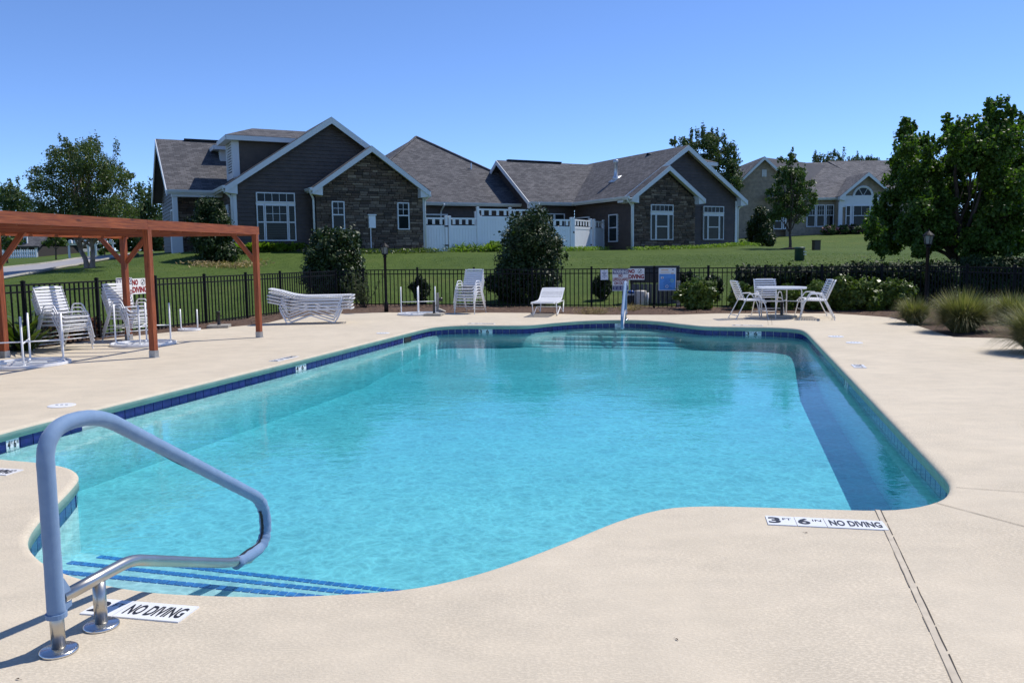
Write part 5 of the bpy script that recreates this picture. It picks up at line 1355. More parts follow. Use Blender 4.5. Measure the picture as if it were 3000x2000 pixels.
def utility(px, py, Y, w_, h_, mat, label, name='utility_box'):
    p = W(px, py, Y); z = tz(p.x, p.y); t = thing(name, label, 'utility box', (p.x, p.y, z), R(12))
    if mat == 'greenbox':
        mb = MB(); mb.lathe([(w_ / 2, -.3), (w_ / 2, h_ - .06), (w_ / 2 + .02, h_ - .05), (w_ / 2, h_ - .01), (w_ / 3, h_)], 14); mb.build('shell', M[mat], t, True)
        for k in range(2): MB().box((w_ * .3, -w_ * .40, h_ * .45 + k * .1), (w_ * .4, .05, .035)).build('label_plate', M['white'], t)
    else:
        MB().box((0, 0, h_ / 2 - .1), (w_, w_ * .8, h_ + .2)).build('cabinet', M[mat], t); MB().box((0, 0, h_ + .015), (w_ + .05, w_ * .8 + .05, .03)).build('lid', M[mat], t)
    return t
utility(2391, 732, 46, .36, .52, 'brownbox', 'small brown utility cabinet on the right lawn'); utility(2342, 766, 31, .36, .50, 'greenbox', 'green round utility pedestal just beyond the hedge')

# ================================================================== WHITE COURTYARD FENCE
def HP(u, v): return HW(u, v)
def hpix(px, v):                          # u where a pixel column crosses the plane v of the house
    d = ray(px, 700); c, s_ = math.cos(HA), math.sin(HA); k = (HC * c + v) / (-s_ * d[0] + c * d[1]); return float((d[0] * c + d[1] * s_) * k)
wf_ = thing('vinyl_fence', 'white vinyl privacy fence with open top slats across the courtyard', 'fence', (*HW(16, -.3), 1.8), HA)
def vz(u, v): x, y = HW(u, v); return tz(x, y)
def LV(u, v, z): return Vector((u - 16, v + .3, z - 1.8))
def vpost(u, v, top):
    z = vz(u, v) - .05; mb = MB(); mb.box(LV(u, v, (z + top) / 2), (.13, .13, top - z)); mb.box(LV(u, v, top + .015), (.16, .16, .03)); mb.box(LV(u, v, top + .04), (.11, .11, .03)); return mb.build('post', M['vinyl'], wf_)
def vpanel(a, b, top, gate=False):
    (ua, va), (ub, vb) = a, b; L = math.hypot(ub - ua, vb - va); dx, dy = (ub - ua) / L, (vb - va) / L; rz = math.atan2(dy, dx); rm = Matrix.Rotation(rz, 3, 'Z')
    um, vm = (ua + ub) / 2, (va + vb) / 2; z = vz(um, vm) - .03; i0 = .075; W_ = L - 2 * i0
    pn = MB(); zs = top - .42
    for zz_, tt, hh in ((top - .05, .05, .09), (zs - .06, .055, .15), (z + .1, .055, .15)): MB().box(LV(um, vm, zz_), (W_, tt, hh), rm).build('rail', M['vinyl'], wf_)
    n_ = max(3, round(W_ / .165))
    for k in range(n_):
        f = -W_ / 2 + (k + .5) * W_ / n_; MB().box(LV(um + dx * f, vm + dy * f, (z + zs) / 2), (W_ / n_ - .010, .03, zs - z - .1), rm).build('board', M['vinyl'], wf_)
    n_ = max(2, round(W_ / .42))
    for k in range(n_):
        f = -W_ / 2 + (k + .5) * W_ / n_ ; MB().box(LV(um + dx * f, vm + dy * f, top - .22), (.15, .03, .26), rm).build('slat', M['vinyl'], wf_)
    if gate:
        for hz_ in (top - .45, z + .35):
            MB().box(LV(ub, vb - .07, hz_), (.2, .03, .08), rm).build('hinge', M['blackpl'], wf_)
        MB().box(LV(ua, va - .07, top - .75), (.08, .05, .1), rm).build('latch', M['blackpl'], wf_)
v0 = -.3; ua = [hpix(x * 1.2755, v0) for x in (968, 1025, 1033, 1098, 1172, 1250, 1312)]
for i, u in enumerate(ua): vpost(u, v0, 4.12 if i in (3, 4, 5) else 3.62)
vpanel((ua[0], v0), (ua[1], v0), 3.58, True)
for i, tp in ((2, 3.58), (3, 4.08), (4, 4.08), (5, 3.56)): vpanel((ua[i], v0), (ua[i + 1], v0), tp)
A0 = (ua[6] + .14, v0); E0 = (28.84, 2.2)
def cross(px):                            # along the angled return to the house wall
    d = ray(px, 700); c, s_ = math.cos(HA), math.sin(HA); P = np.array([d[0] * c + d[1] * s_, -d[0] * s_ + d[1] * c]); a = np.array(A0) + np.array([0, HC * c]); e = np.array(E0) - np.array(A0)
    m = np.array([[P[0], -e[0]], [P[1], -e[1]]]); k = np.linalg.solve(m, a); return (A0[0] + e[0] * k[1], A0[1] + e[1] * k[1])
q1, q2 = cross(1357 * 1.2755), cross(1364 * 1.2755)
for q in (A0, q1, q2, E0): vpost(*q, 3.62)
vpanel(A0, q1, 3.58, True); vpanel(q2, E0, 3.58)
for a, b in (((19.6, 1.0), (20.8, 3.2)), ((20.8, 3.2), (22.0, 5.4)), ((22.0, 5.4), (23.2, 7.5))):
    vpost(*a, 3.95); vpanel(a, b, 3.9)

# ================================================================== PLANTS
def leaf_quads(C, Nrm, size, asp=.5, droop=0., jitter=.5):
    """one bent leaf (two triangles worth of quad) at each centre"""
    n = len(C); Nn = Nrm + rng.normal(0, jitter, (n, 3)); Nn /= np.linalg.norm(Nn, axis=1)[:, None] + 1e-9
    a = rng.normal(0, 1, (n, 3)); a[:, 2] -= droop; t = a - Nn * np.sum(a * Nn, 1)[:, None]; t /= np.linalg.norm(t, axis=1)[:, None] + 1e-9
    b = np.cross(Nn, t); L = (size * rng.uniform(.65, 1.25, n))[:, None]; Wd = L * asp * .5
    V = np.stack([C - t * L * .5, C + b * Wd - Nn * L * .06, C + t * L * .5 - Nn * L * .12, C - b * Wd - Nn * L * .06], 1)
    return V.reshape(-1, 3)
def blob_points(blobs, n, shell=.55, squash=None):
    """points in the outer shells of ellipsoids (cx, cy, cz, rx, ry, rz)"""
    B = np.array(blobs, float); wgt = (B[:, 3] * B[:, 5]) ** 1.0; wgt /= wgt.sum(); k = rng.choice(len(B), n, p=wgt)
    d = rng.normal(0, 1, (n, 3)); d /= np.linalg.norm(d, axis=1)[:, None]
    r = (shell + (1 - shell) * rng.random(n) ** .7) * (1 + .45 * rng.random(n) ** 5); r *= 1 + .13 * np.sin(d[:, 0] * 7 + k) * np.sin(d[:, 2] * 6 + k * 2)
    C = B[k, :3] + d * r[:, None] * B[k, 3:]; N_ = d / B[k, 3:]; N_ /= np.linalg.norm(N_, axis=1)[:, None]
    return C, N_
def foliage(name, blobs, n, size, mat, parent, asp=.5, shell=.55, droop=0., zmin=None, jitter=.55):
    C, N_ = blob_points(blobs, n, shell)
    if zmin is not None: m = C[:, 2] > zmin; C, N_ = C[m], N_[m]
    V = leaf_quads(C, N_ * .8 + np.array([0, 0, .3]), np.full(len(C), size), asp, droop, jitter)
    return np_mesh(name, V, np.arange(len(V)).reshape(-1, 4), mat, parent)
def tuft_blobs(c, R_, n, r0, sq=1., seed=0, flat=0.):
    """n small clumps spread over a big ellipsoid"""
    g = np.random.default_rng(seed); out_ = []
    for k in range(n):
        d = g.normal(0, 1, 3); d /= np.linalg.norm(d); r = g.uniform(.55, .95); q = r0 * g.uniform(.7, 1.3)
        out_.append((c[0] + d[0] * R_[0] * r, c[1] + d[1] * R_[1] * r, c[2] + d[2] * R_[2] * r, q, q, q * sq))
    return out_
def core(parent, blobs, mat, k=.8, name='inner_foliage', size=.13):
    return foliage(name, [(b[0], b[1], b[2], b[3] * k, b[4] * k, b[5] * k) for b in blobs], max(500, int(len(blobs) * 170)), size, mat, parent, .8, .45)
def limb(mb, a, b, r0, r1, n=6, wob=.06):
    a, b = Vector(a), Vector(b); L = (b - a).length; P = []; Rr = []
    for i in range(n + 1):
        t = i / n; p = a.lerp(b, t) + Vector((random.gauss(0, 1), random.gauss(0, 1), 0)) * wob * L * math.sin(math.pi * t) * .4
        P.append(p); Rr.append(r0 + (r1 - r0) * t)
    mb.tube(P, Rr, 7); return P
def shrub(name, label, cat, px, pyb, Y, wpx, hpx, mat, n, size, group=None, cone=0., asp=.5, z=None, tufts=16, depth=1., trunk=True, seed=1, bark='bark'):
    """shrub whose base stands at photo pixel (px, pyb) at distance Y"""
    p = W(px, pyb, Y); x, y = p.x, p.y; z0 = (tz(x, y) if z is None else z); w_ = wpx * Y / F / 2; h_ = hpx * Y / F
    t = thing(name, label, cat, (x, y, z0), 0, group); bl = []
    g = np.random.default_rng(seed * 13 + 5)
    for k in range(tufts):
        f = (k + .5) / tufts; zz = h_ * (.12 + .80 * f); prof = (1 - f) ** (cone) if cone else math.sqrt(max(.05, 1 - (2 * f - .95) ** 2))
        rr = w_ * prof * .62; a = k * 2.4 + g.uniform(-.4, .4); q = max(w_ * .30, w_ * .46 * (prof ** .6))
        bl.append((math.cos(a) * rr, math.sin(a) * rr * depth, zz, q, q * depth, min(q, h_ * .22)))
        bl.append((math.cos(a + 2.1) * rr * .8, math.sin(a + 2.1) * rr * .8 * depth, zz * .95, q, q * depth, min(q, h_ * .22)))
    bl = [(b[0] + g.normal(0, .07) * w_, b[1] + g.normal(0, .07) * w_, b[2] + g.normal(0, .03) * h_, b[3] * g.uniform(.7, 1.2), b[4] * g.uniform(.7, 1.2), b[5] * g.uniform(.75, 1.25)) for b in bl]
    ns = int(tufts * 2.2); sh = []
    for k in range(ns):                  # young shoots that break the outline
        b = bl[g.integers(0, len(bl))]; d = g.normal(0, 1, 3); d[2] = abs(d[2]) * .8; d /= np.linalg.norm(d); q = g.uniform(.05, .10) * max(.5, w_)
        sh.append((b[0] + d[0] * b[3] * 1.05, b[1] + d[1] * b[4] * 1.05, b[2] + d[2] * b[5] * 1.1, q * .8, q * .8, q * 1.6))
    foliage('foliage', bl, int(n * 1.7), size * .78, mat, t, asp, .5, zmin=.01, droop=-.5)
    foliage('shoot', sh, int(n * .22), size * .8, mat, t, asp, .1, zmin=.01, droop=-1.2)
    core(t, bl, mat, .8, size=max(.12, size * 1.3))
    if trunk:
        mb = MB()
        for k in range(4): limb(mb, (g.uniform(-.06, .06), g.uniform(-.06, .06), -.05), (g.uniform(-.4, .4) * w_, g.uniform(-.3, .3) * w_, h_ * .7), .035, .01)
        mb.build('stem', M[bark], t, True)
    return t
def tree(label, px, pyb, Y, blobs, mat, n, size, trunk_r, bark='bark', name='tree', fork=.35, stems=1, ybias=0., asp=.55, sub=7, rsub=.5, limbs=14, droop=.25, group=None, z=None, shell=.35, spread=1., spires=2):
    """blobs: crown masses as photo pixels (x, y, radius); each gets its own depth and is broken into clumps"""
    p = W(px, pyb, Y); z0 = tz(p.x, p.y) if z is None else z; t = thing(name, label, 'tree', (p.x, p.y, z0), 0, group)
    cl = []; mids = []
    for i, (bx, by, br) in enumerate(blobs):
        dy = random.uniform(-1, 1) * spread * max(0., 1.6 - br * Y / F * .3); q = W(bx, by, Y + dy); r = br * Y / F; c = (q.x - p.x, dy, q.z - z0); mids.append((c, r))
        for k in range(sub):
            d = rng.normal(0, 1, 3); d /= np.linalg.norm(d); rr = r * rng.uniform(.3, .85); s_ = r * rsub * rng.uniform(.6, 1.2)
            cl.append((c[0] + d[0] * rr, c[1] + d[1] * rr * 1.2, c[2] + d[2] * rr, s_, s_, s_ * .75))
        for k in range(spires):              # upright leafy shoots on the upper side of each mass
            a = random.uniform(0, math.tau); rr = r * random.uniform(.3, .85); hh = r * random.uniform(.35, .6)
            cl.append((c[0] + math.cos(a) * rr, c[1] + math.sin(a) * rr, c[2] + r * random.uniform(.55, .95), hh * .30, hh * .30, hh))
    foliage('crown', cl, n, size, mat, t, asp, shell, droop, jitter=.7)
    mb = MB(); top = max(m[0][2] for m in mids); zb_ = min(m[0][2] - m[1] for m in mids)
    for s_ in range(stems):
        ox = (s_ - (stems - 1) / 2) * trunk_r * 3; fk = (ox * 1.6 + random.uniform(-.1, .1), random.uniform(-.1, .1), max(.5, zb_ * fork + (1 - fork) * zb_ * .6))
        mb.tube([(ox * .6, 0, -.1), (ox * .8, 0, .12), (ox, 0, fk[2] * .5), fk], [trunk_r * 1.5, trunk_r * 1.08, trunk_r * .92, trunk_r * .85], 9)
        ms = sorted(mids, key=lambda m: -m[1])[:limbs]
        for j, (c, r) in enumerate(ms):
            if stems > 1 and j % stems != s_: continue
            st = Vector(fk) + Vector((0, 0, random.uniform(0, .25) * max(0, c[2] - fk[2])))
            P = limb(mb, st, (c[0], c[1], c[2]), trunk_r * .55, trunk_r * .12, 6, .1)
            for _ in range(3): limb(mb, P[random.randrange(2, 5)], (c[0] + random.gauss(0, r * .5), c[1] + random.gauss(0, r * .5), c[2] + random.gauss(0, r * .5)), trunk_r * .16, trunk_r * .05, 3, .05)
        limb(mb, fk, (fk[0] * .5, 0, top * .9), trunk_r * .8, trunk_r * .12, 8, .05)
    mb.build('trunk', M[bark], t, True); return t
def grass_clump(label, x, y, rad, h_, n, seed=0, z=0., name='ornamental_grass'):
    g = np.random.default_rng(seed); t = thing(name, label, 'ornamental grass', (x, y, z), 0, 'tall ornamental grasses')
    a = g.uniform(0, 2 * np.pi, n); b0 = rad * .30 * np.sqrt(g.random(n)); lean = np.clip(b0 / (rad * .30) * .55 + g.random(n) * .6, 0, 1.12); L = h_ * g.uniform(.6, 1.2, n) * (1 + .30 * lean); wd = g.uniform(.0025, .006, n)
    a2 = a + g.normal(0, .25, n); d = np.c_[np.cos(a), np.sin(a), np.zeros(n)]; e = np.c_[np.cos(a2), np.sin(a2), np.zeros(n)]; s_ = np.c_[-np.sin(a), np.cos(a), np.zeros(n)] * wd[:, None]
    pts = []; out_ = np.zeros(n); zz = np.zeros(n); sx = rad / h_ / 1.15
    for i in range(6):
        if i:
            th = lean * (.80 + 1.35 * ((i - .5) / 5) ** 1.1); out_ = out_ + L / 5 * np.sin(th) * sx; zz = np.maximum(zz + L / 5 * np.cos(th), .006)
        p = d * b0[:, None] + e * out_[:, None]; p[:, 2] = zz; pts.append(p)
    V = []
    for i, f in enumerate(np.linspace(0, 1, 6)):
        k = (1 - f ** 2) + .08; V.append(pts[i] - s_ * k); V.append(pts[i] + s_ * k)
    V = np.stack(V, 1); idx = np.arange(n)[:, None] * 12
    q = np.concatenate([idx + np.array([2 * i, 2 * i + 1, 2 * i + 3, 2 * i + 2]) for i in range(5)])
    np_mesh('blades', V.reshape(-1, 3), q, M['blade'], t); return t

# ---- big right maple
maple = [(2640, 560, 60), (2600, 640, 62), (2665, 400, 36), (2640, 470, 52), (2690, 500, 62), (2720, 440, 34), (2760, 560, 80), (2790, 480, 60), (2790, 400, 34), (2775, 350, 14), (2782, 378, 22), (2850, 420, 60), (2900, 350, 46), (2905, 310, 22), (2960, 370, 42),
         (2920, 460, 80), (2980, 480, 60), (2880, 560, 90), (2970, 600, 80), (2800, 640, 80), (2700, 650, 80), (2620, 700, 56), (2560, 690, 40), (2680, 710, 50), (2900, 660, 80), (2960, 690, 60), (2985, 720, 42), (2580, 735, 26), (2870, 700, 55), (2750, 690, 60), (2720, 725, 40), (2860, 735, 34), (2930, 735, 40), (2690, 735, 26), (2820, 690, 60), (2930, 400, 40), (2880, 440, 50), (2830, 470, 50), (2660, 440, 36), (2700, 420, 26), (2960, 330, 20), (3040, 520, 80), (3060, 650, 80), (2650, 356, 12), (2656, 378, 20), (2930, 620, 70), (2720, 590, 70)]
tree('big dark maple with dense spreading crown at the right beyond the fence', 2795, 800, 25.5, maple, M['leaf_maple'], 105000, .10, .13, sub=17, rsub=.42, spires=5, fork=.55, limbs=16, asp=.8, name='maple_tree')
# ---- birch at left
birch = [(255, 470, 70), (190, 480, 60), (310, 500, 62), (150, 540, 60), (230, 560, 80), (330, 560, 60), (120, 600, 44), (360, 530, 30), (270, 430, 30), (200, 430, 30), (290, 620, 80), (200, 640, 70), (350, 620, 60), (110, 520, 30), (385, 515, 16), (100, 555, 22), (150, 650, 40), (330, 660, 50)]
tree('multi stemmed birch with loose grey green crown beside the road', 262, 772, 34, birch, M['leaf_birch'], 38000, .095, .10, 'birch', sub=16, rsub=.45, stems=2, limbs=14, name='birch_tree', shell=.25)
# ---- young oak on the right lawn
oak = [(2318, 455, 18), (2310, 490, 26), (2285, 470, 12), (2330, 520, 34), (2290, 530, 34), (2345, 560, 44), (2290, 580, 46), (2360, 600, 36), (2315, 620, 50), (2275, 625, 26), (2375, 570, 16), (2265, 560, 20), (2350, 500, 16), (2330, 475, 12), (2385, 590, 12), (2250, 565, 9)]
tree('slender young oak with open crown on the right lawn', 2315, 732, 48, oak, M['leaf_pine'], 12000, .14, .085, sub=13, rsub=.36, limbs=12, name='young_oak_tree', spread=.6)
mw = W(2330, 732, 47.7); mr = MB(); 
for k in range(1): mr.lathe([(.75, -.05), (.72, .04), (.3, .10)], 16)
mo = mr.build('tree_mulch_ring', M['mulch']); mo.location = (W(2320, 732, 48).x, 48, tz(W(2320, 732, 48).x, 48)); mo['kind'] = 'structure'
# ---- trees behind the houses
back1 = [(2060, 440, 55), (2010, 425, 38), (2110, 440, 50), (2080, 410, 34), (2130, 490, 44), (2060, 500, 60), (2000, 460, 40), (2150, 540, 38), (2120, 580, 44), (2070, 560, 60), (2170, 520, 16), (1975, 420, 16)]
tree('round leafed tree rising behind the right gable of the dark house', 2080, 730, 78, back1, M['leaf_far'], 20000, .24, .2, sub=15, rsub=.38, spread=2.5, name='shade_tree')
for i, (lab, px, Y, bl) in enumerate((
    ('dark pine crown above the tan roof ridge, left one', 2430, 150, [(2410, 475, 28), (2450, 470, 30), (2385, 482, 20), (2440, 490, 34)]), ('dark pine crown above the tan roof ridge, right one', 2525, 150, [(2515, 476, 26), (2550, 482, 24), (2490, 486, 22), (2530, 496, 30)]),
    ('hazy treetop at the far left edge above the pergola', 30, 95, [(45, 560, 34), (20, 575, 34), (60, 590, 30), (0, 570, 30), (40, 600, 44), (70, 620, 30), (10, 640, 60)]), ('dark green tree left of the dark house', 435, 85, [(430, 570, 36), (460, 590, 34), (410, 600, 40), (440, 630, 60), (390, 640, 50), (470, 650, 40)]),
    ('dark tree behind the mailboxes', 330, 80, [(330, 680, 44), (380, 690, 44), (290, 690, 36), (350, 720, 40), (400, 700, 40), (420, 715, 40)]), ('leafy tree closing the gap at the left wall of the dark house', 480, 80, [(470, 680, 40), (490, 650, 34), (455, 710, 36), (480, 720, 30)]), ('dark tree between the two far houses', 165, 82, [(150, 690, 34), (180, 680, 34), (200, 700, 36), (160, 720, 30), (215, 690, 30)]),
    ('dark tree behind the far left house roof', 60, 96, [(60, 660, 40), (110, 650, 50), (20, 670, 40), (150, 650, 40)]), ('tall dark tree filling the gap left of the dark house', 250, 90, [(240, 650, 44), (280, 660, 40), (230, 690, 40), (330, 650, 44), (370, 660, 36)]))):
    tree(lab, px, 745, Y, bl, M['leaf_far'], 4200, .34, .16, sub=9, rsub=.52, limbs=6, spread=1.5, name='pine_tree' if i < 2 else 'far_tree')
for lab, px, pyb, Y, bl in (('small round topped street tree with staked trunk by the road', 165, 765, 50, [(160, 700, 26), (145, 710, 20), (178, 712, 20), (165, 685, 18)]), ('thin birch sapling in front of the far left house', 22, 768, 46, [(30, 700, 30), (15, 715, 24), (45, 690, 22), (20, 680, 20), (55, 710, 16)]),
    ('small leafy sapling at the road side near the mailboxes', 308, 763, 50, [(305, 735, 12), (315, 728, 10), (298, 742, 8)])):
    tree(lab, px, pyb, Y, bl, M['leaf_pine'], 900, .17, .045, sub=6, limbs=5, name='sapling', spread=.4)

# ---- shrubs beyond and along the fence
def on_ray_s(px, s_): d = ray(px, 880); k = s_ / (d[:2] @ AX); return float(d[1] * k)
Yb_ = lambda px, ds: on_ray_s(px, FB + ds)
shrub('holly_bush', 'huge cone shaped dark holly behind the single lounger', 'shrub', 1552, 880, Yb_(1552, 1.7), 215, 262, M['leaf_holly'], 18000, .085, cone=.20, tufts=24, seed=2)
shrub('holly_bush', 'clipped low bulge of holly at the left foot of the huge cone', 'shrub', 1490, 880, Yb_(1490, 1.5), 120, 120, M['leaf_holly'], 5000, .08, seed=3, tufts=10)
shrub('magnolia_bush', 'dark glossy magnolia bush behind the lounger stack', 'shrub', 982, 880, Yb_(982, 1.2), 180, 192, M['leaf_holly'], 10500, .12, seed=4, cone=.14, tufts=20)
def wispy(label, px, pyb, Y, wpx, hpx, n, seed):
    p = W(px, pyb, Y); z0 = max(0, tz(p.x, p.y)); t = thing('feathery_shrub', label, 'shrub', (p.x, p.y, z0)); g = np.random.default_rng(seed); w_ = wpx * Y / F / 2; h_ = hpx * Y / F; mb = MB(); bl = []
    for k in range(16):
        a = g.uniform(0, math.tau); e = (math.cos(a) * w_ * g.uniform(.3, 1.), math.sin(a) * w_ * g.uniform(.2, .6), h_ * g.uniform(.5, 1.1)); P = limb(mb, (g.normal(0, .04), g.normal(0, .04), -.04), e, .010, .003, 6, .12)
        for q in P[2:]: bl.append((q.x, q.y, q.z, .07, .07, .10))
    mb.build('stem', M['bark'], t, True); foliage('foliage', bl, n, .06, M['leaf_yew2'], t, .28, .0, droop=-.8); return t
M['leaf_yew2'] = m_leaf('feathery_leaf', (.05, .07, .03), (.12, .14, .06), .6, .2)
wispy('thin feathery shrub leaning beside the left lantern post', 1068, 908, Yb_(1068, -.5), 120, 92, 2400, 5)
shrub('young_holly', 'small loose holly behind the upturned table frame', 'shrub', 1233, 905, Yb_(1233, .5), 62, 90, M['leaf_holly'], 1500, .075, seed=6, tufts=7)
shrub('ball_shrub', 'clipped ball shrub behind the paper notice', 'shrub', 1765, 868, Yb_(1765, 2.0), 62, 78, M['leaf_holly'], 3200, .065, seed=7, tufts=9, group='clipped ball shrubs')
shrub('ball_shrub', 'clipped ball shrub right of the blue poster', 'shrub', 2085, 868, Yb_(2085, 1.6), 72, 80, M['leaf_holly'], 3200, .065, seed=8, tufts=9, group='clipped ball shrubs')
shrub('ball_shrub', 'clipped ball shrub half hidden behind the blue poster', 'shrub', 2012, 872, Yb_(2012, 1.8), 80, 84, M['leaf_holly'], 3200, .065, seed=9, tufts=9, group='clipped ball shrubs')
shrub('laurel_shrub', 'bright green leafy shrub right of the speckled post', 'shrub', 2045, 914, Yb_(2045, -.75), 125, 98, M['leaf_laurel'], 2600, .105, seed=10, asp=.4, tufts=9)
shrub('laurel_shrub', 'bright green leafy shrub left of the white table', 'shrub', 2178, 916, Yb_(2178, -.8), 85, 88, M['leaf_laurel'], 2000, .105, seed=11, asp=.4, tufts=8)
for k, (px, wp, hp, lab) in enumerate(((2300, 80, 82, 'leafy laurel directly behind the white table'), (2395, 110, 92, 'leafy laurel behind the right hand chairs'), (2470, 120, 100, 'leafy laurel just right of the right hand chairs'), (2545, 120, 100, 'leafy laurel midway between chairs and tall grasses'), (2615, 110, 96, 'leafy laurel beside the tall grasses'))):
    shrub('laurel_shrub', lab, 'shrub', px, 922, Yb_(px, -.7), wp, hp, M['leaf_laurel'], 2800, .105, seed=20 + k, asp=.4, tufts=9, group='laurels along the back fence')
def hedge(label, pa, pb, ds, pyt, wd, n, seed):
    ya, yb = Yb_(pa, ds), Yb_(pb, ds); A, B = W(pa, 880, ya), W(pb, 880, yb); L = math.hypot(B.x - A.x, B.y - A.y); z0 = tz((A.x + B.x) / 2, (A.y + B.y) / 2); h_ = W(pa, pyt, ya).z - z0
    t = thing('hedge', label, 'hedge', ((A.x + B.x) / 2, (A.y + B.y) / 2, z0), math.atan2(B.y - A.y, B.x - A.x)); g = np.random.default_rng(seed)
    bl = [(-L / 2 + L * (k + .5) / 40 , g.uniform(-.1, .1), h_ * f, .26, wd, h_ * .30 * g.uniform(.9, 1.05)) for k in range(40) for f in (.25, .70)]
    foliage('foliage', bl, int(n * 1.5), .06, M['leaf_yew'], t, .55, .6); core(t, bl, M['leaf_yew'], .8)
    mb = MB()
    for k in range(10): limb(mb, (-L / 2 + L * (k + .5) / 10, 0, -.05), (-L / 2 + L * (k + .5) / 10 + .1, .05, h_ * .7), .03, .01)
    mb.build('stem', M['bark'], t, True); return t
hedge('long clipped dark hedge along the outside of the back fence', 2168, 2470, .75, 775, .42, 9000, 1)
hedge('taller continuation of the clipped hedge towards the maple', 2470, 2790, .8, 764, .45, 9000, 2)
hedge('clipped hedge on the lawn right of the maple trunk', 2815, 3080, 2.6, 752, .5, 7500, 3)
# ---- shrubs at the house
for a in (('magnolia_bush', 'large dark magnolia against the left corner of the dark house', 618, 776, 36.5, 170, 190, M['leaf_holly'], 9500, .15, .5, 14),
          ('yew_ball', 'round dark yew at the right end of the left stone gable', 1205, 742, 43.2, 68, 52, M['leaf_yew'], 2600, .09, 0, 15), ('yew_ball', 'round dark yew in the middle of the left stone gable', 1112, 742, 42.2, 62, 50, M['leaf_yew'], 2400, .09, 0, 16),
          ('yew_ball', 'round dark yew behind the magnolia bush at the left stone gable', 1035, 742, 41.2, 70, 54, M['leaf_yew'], 2400, .09, 0, 17),
          ('yew_ball', 'left yew of the three under the right stone gable window', 1888, 734, 50.8, 55, 42, M['leaf_yew'], 1900, .10, 0, 18), ('yew_ball', 'middle yew of the three under the right stone gable window', 1945, 734, 51.6, 46, 36, M['leaf_yew'], 1700, .10, 0, 19), ('yew_ball', 'right yew of the three under the right stone gable window', 1988, 730, 52.4, 42, 36, M['leaf_yew'], 1700, .10, 0, 20),
          ('camellia_bush', 'tall dark bush at the right corner of the dark house', 2228, 736, 57, 95, 128, M['leaf_holly'], 5000, .2, .35, 21), ('low_shrub', 'dark low shrub in front of the right corner downspout', 2110, 728, 55, 40, 22, M['leaf_laurel'], 600, .12, 0, 31)):
    nm, lab, px, pyb, Y, wp, hp, mt, n, sz, cn, sd = a
    shrub(nm, lab, 'shrub', px, pyb, Y, wp, hp, mt, n, sz, cone=cn, seed=sd, tufts=9, group='yews at the stone gables' if nm == 'yew_ball' else None)
for k in range(6):
    shrub('low_shrub', f'{["first", "second", "third", "fourth", "fifth", "sixth"][k]} low green shrub from the stone gable along the right wing', 'shrub', 2035 + k * 28, 728 - k * 1.5, 54 + k * .4, 34, 22, M['leaf_laurel'], 420, .13, seed=40 + k, tufts=4, trunk=False, group='low shrubs along the right wing')
def fern(label, px, pyb, Y, rad, h_, seed, mat, n=46, name='fern', group=None):
    p = W(px, pyb, Y); t = thing(name, label, 'fern' if name == 'fern' else 'plant', (p.x, p.y, tz(p.x, p.y)), 0, group); g = np.random.default_rng(seed); V = []
    for k in range(n):
        a = g.uniform(0, math.tau); el = g.uniform(.5, 1.3); L = h_ * g.uniform(.8, 1.3); wd = (.10 if name == 'fern' else .022) * L * (1 if name == 'fern' else 1.6)
        c = np.array([math.cos(a), math.sin(a)]); s_ = np.array([-c[1], c[0]]); o = g.uniform(-1, 1, 2) * rad * .5; prev = None
        for f in np.linspace(0, 1, 5):
            r = L * f * math.cos(el) * (1 + .5 * f); z_ = L * f * math.sin(el) * (1 - .35 * f * f); ww = wd * math.sin(math.pi * min(.98, .15 + f * .85)); q = (*(o + c * r - s_ * ww), z_), (*(o + c * r + s_ * ww), z_)
            if prev: V += [prev[0], prev[1], q[1], q[0]]
            prev = q
    V = np.array(V); np_mesh('fronds', V, np.arange(len(V)).reshape(-1, 4), mat, t); return t
nums = ['first', 'second', 'third', 'fourth', 'fifth', 'sixth', 'seventh', 'eighth', 'ninth', 'tenth']
for k in range(10): fern(f'{nums[k]} yellow green fern from the left under the tall window', 712 + k * 20.5, 762 - (k % 3) * 3, 38.6 + k * .28, .5, .62, k, M['leaf_fern'], 60, group='ferns under the tall window')
for k, px in enumerate((1322, 1345, 1368, 1392, 1412, 1432)): fern(f'{nums[k]} spiky daylily clump from the left along the white fence', px, 738, 44.0, .35, .75 if k % 2 else .55, 60 + k, M['leaf_fern'] if k % 3 else M['leaf_laurel'], 40, 'daylily', 'daylilies along the white fence')
for k, px in enumerate((1668, 1690, 1712)): fern(f'{nums[k]} pale daylily clump from the left at the right gate', px, 737, 46.5, .45, .4, 80 + k, M['leaf_fern'], 40, 'daylily', 'daylilies along the white fence')
for k, px in enumerate((1450, 1610)): shrub('low_shrub', 'light green mound ' + ('left' if k == 0 else 'right') + ' of the huge holly by the white fence', 'shrub', px, 738, 44.5, 60, 30, M['leaf_fern'], 600, .12, seed=90 + k, tufts=5, trunk=False)
def cover(name, pts, n, size, mat, hgt, label):
    A = resample(pts, 200); V = []
    k = rng.integers(0, 200, n); P = A[k] + rng.normal(0, .30, (n, 2)); z = terr(P[:, 0], P[:, 1]) + rng.random(n) * hgt
    C = np.c_[P, z]; return tag(np_mesh(name, leaf_quads(C, np.tile([0, 0, 1.], (n, 1)), np.full(n, size), .3, 0, .9), np.arange(4 * n).reshape(-1, 4), mat), label, kind='stuff')
cover('ground_cover', [HW(10, -1.6), HW(16.3, -1.5)], 1800, .16, M['leaf_laurel'], .22, 'grassy ground cover along the left stone gable')
cover('ground_cover', [HW(17.3, -1.1), HW(25, -1.1), HW(27.2, -.2)], 2400, .16, M['leaf_fern'], .22, 'pale green ground cover along the white fence')
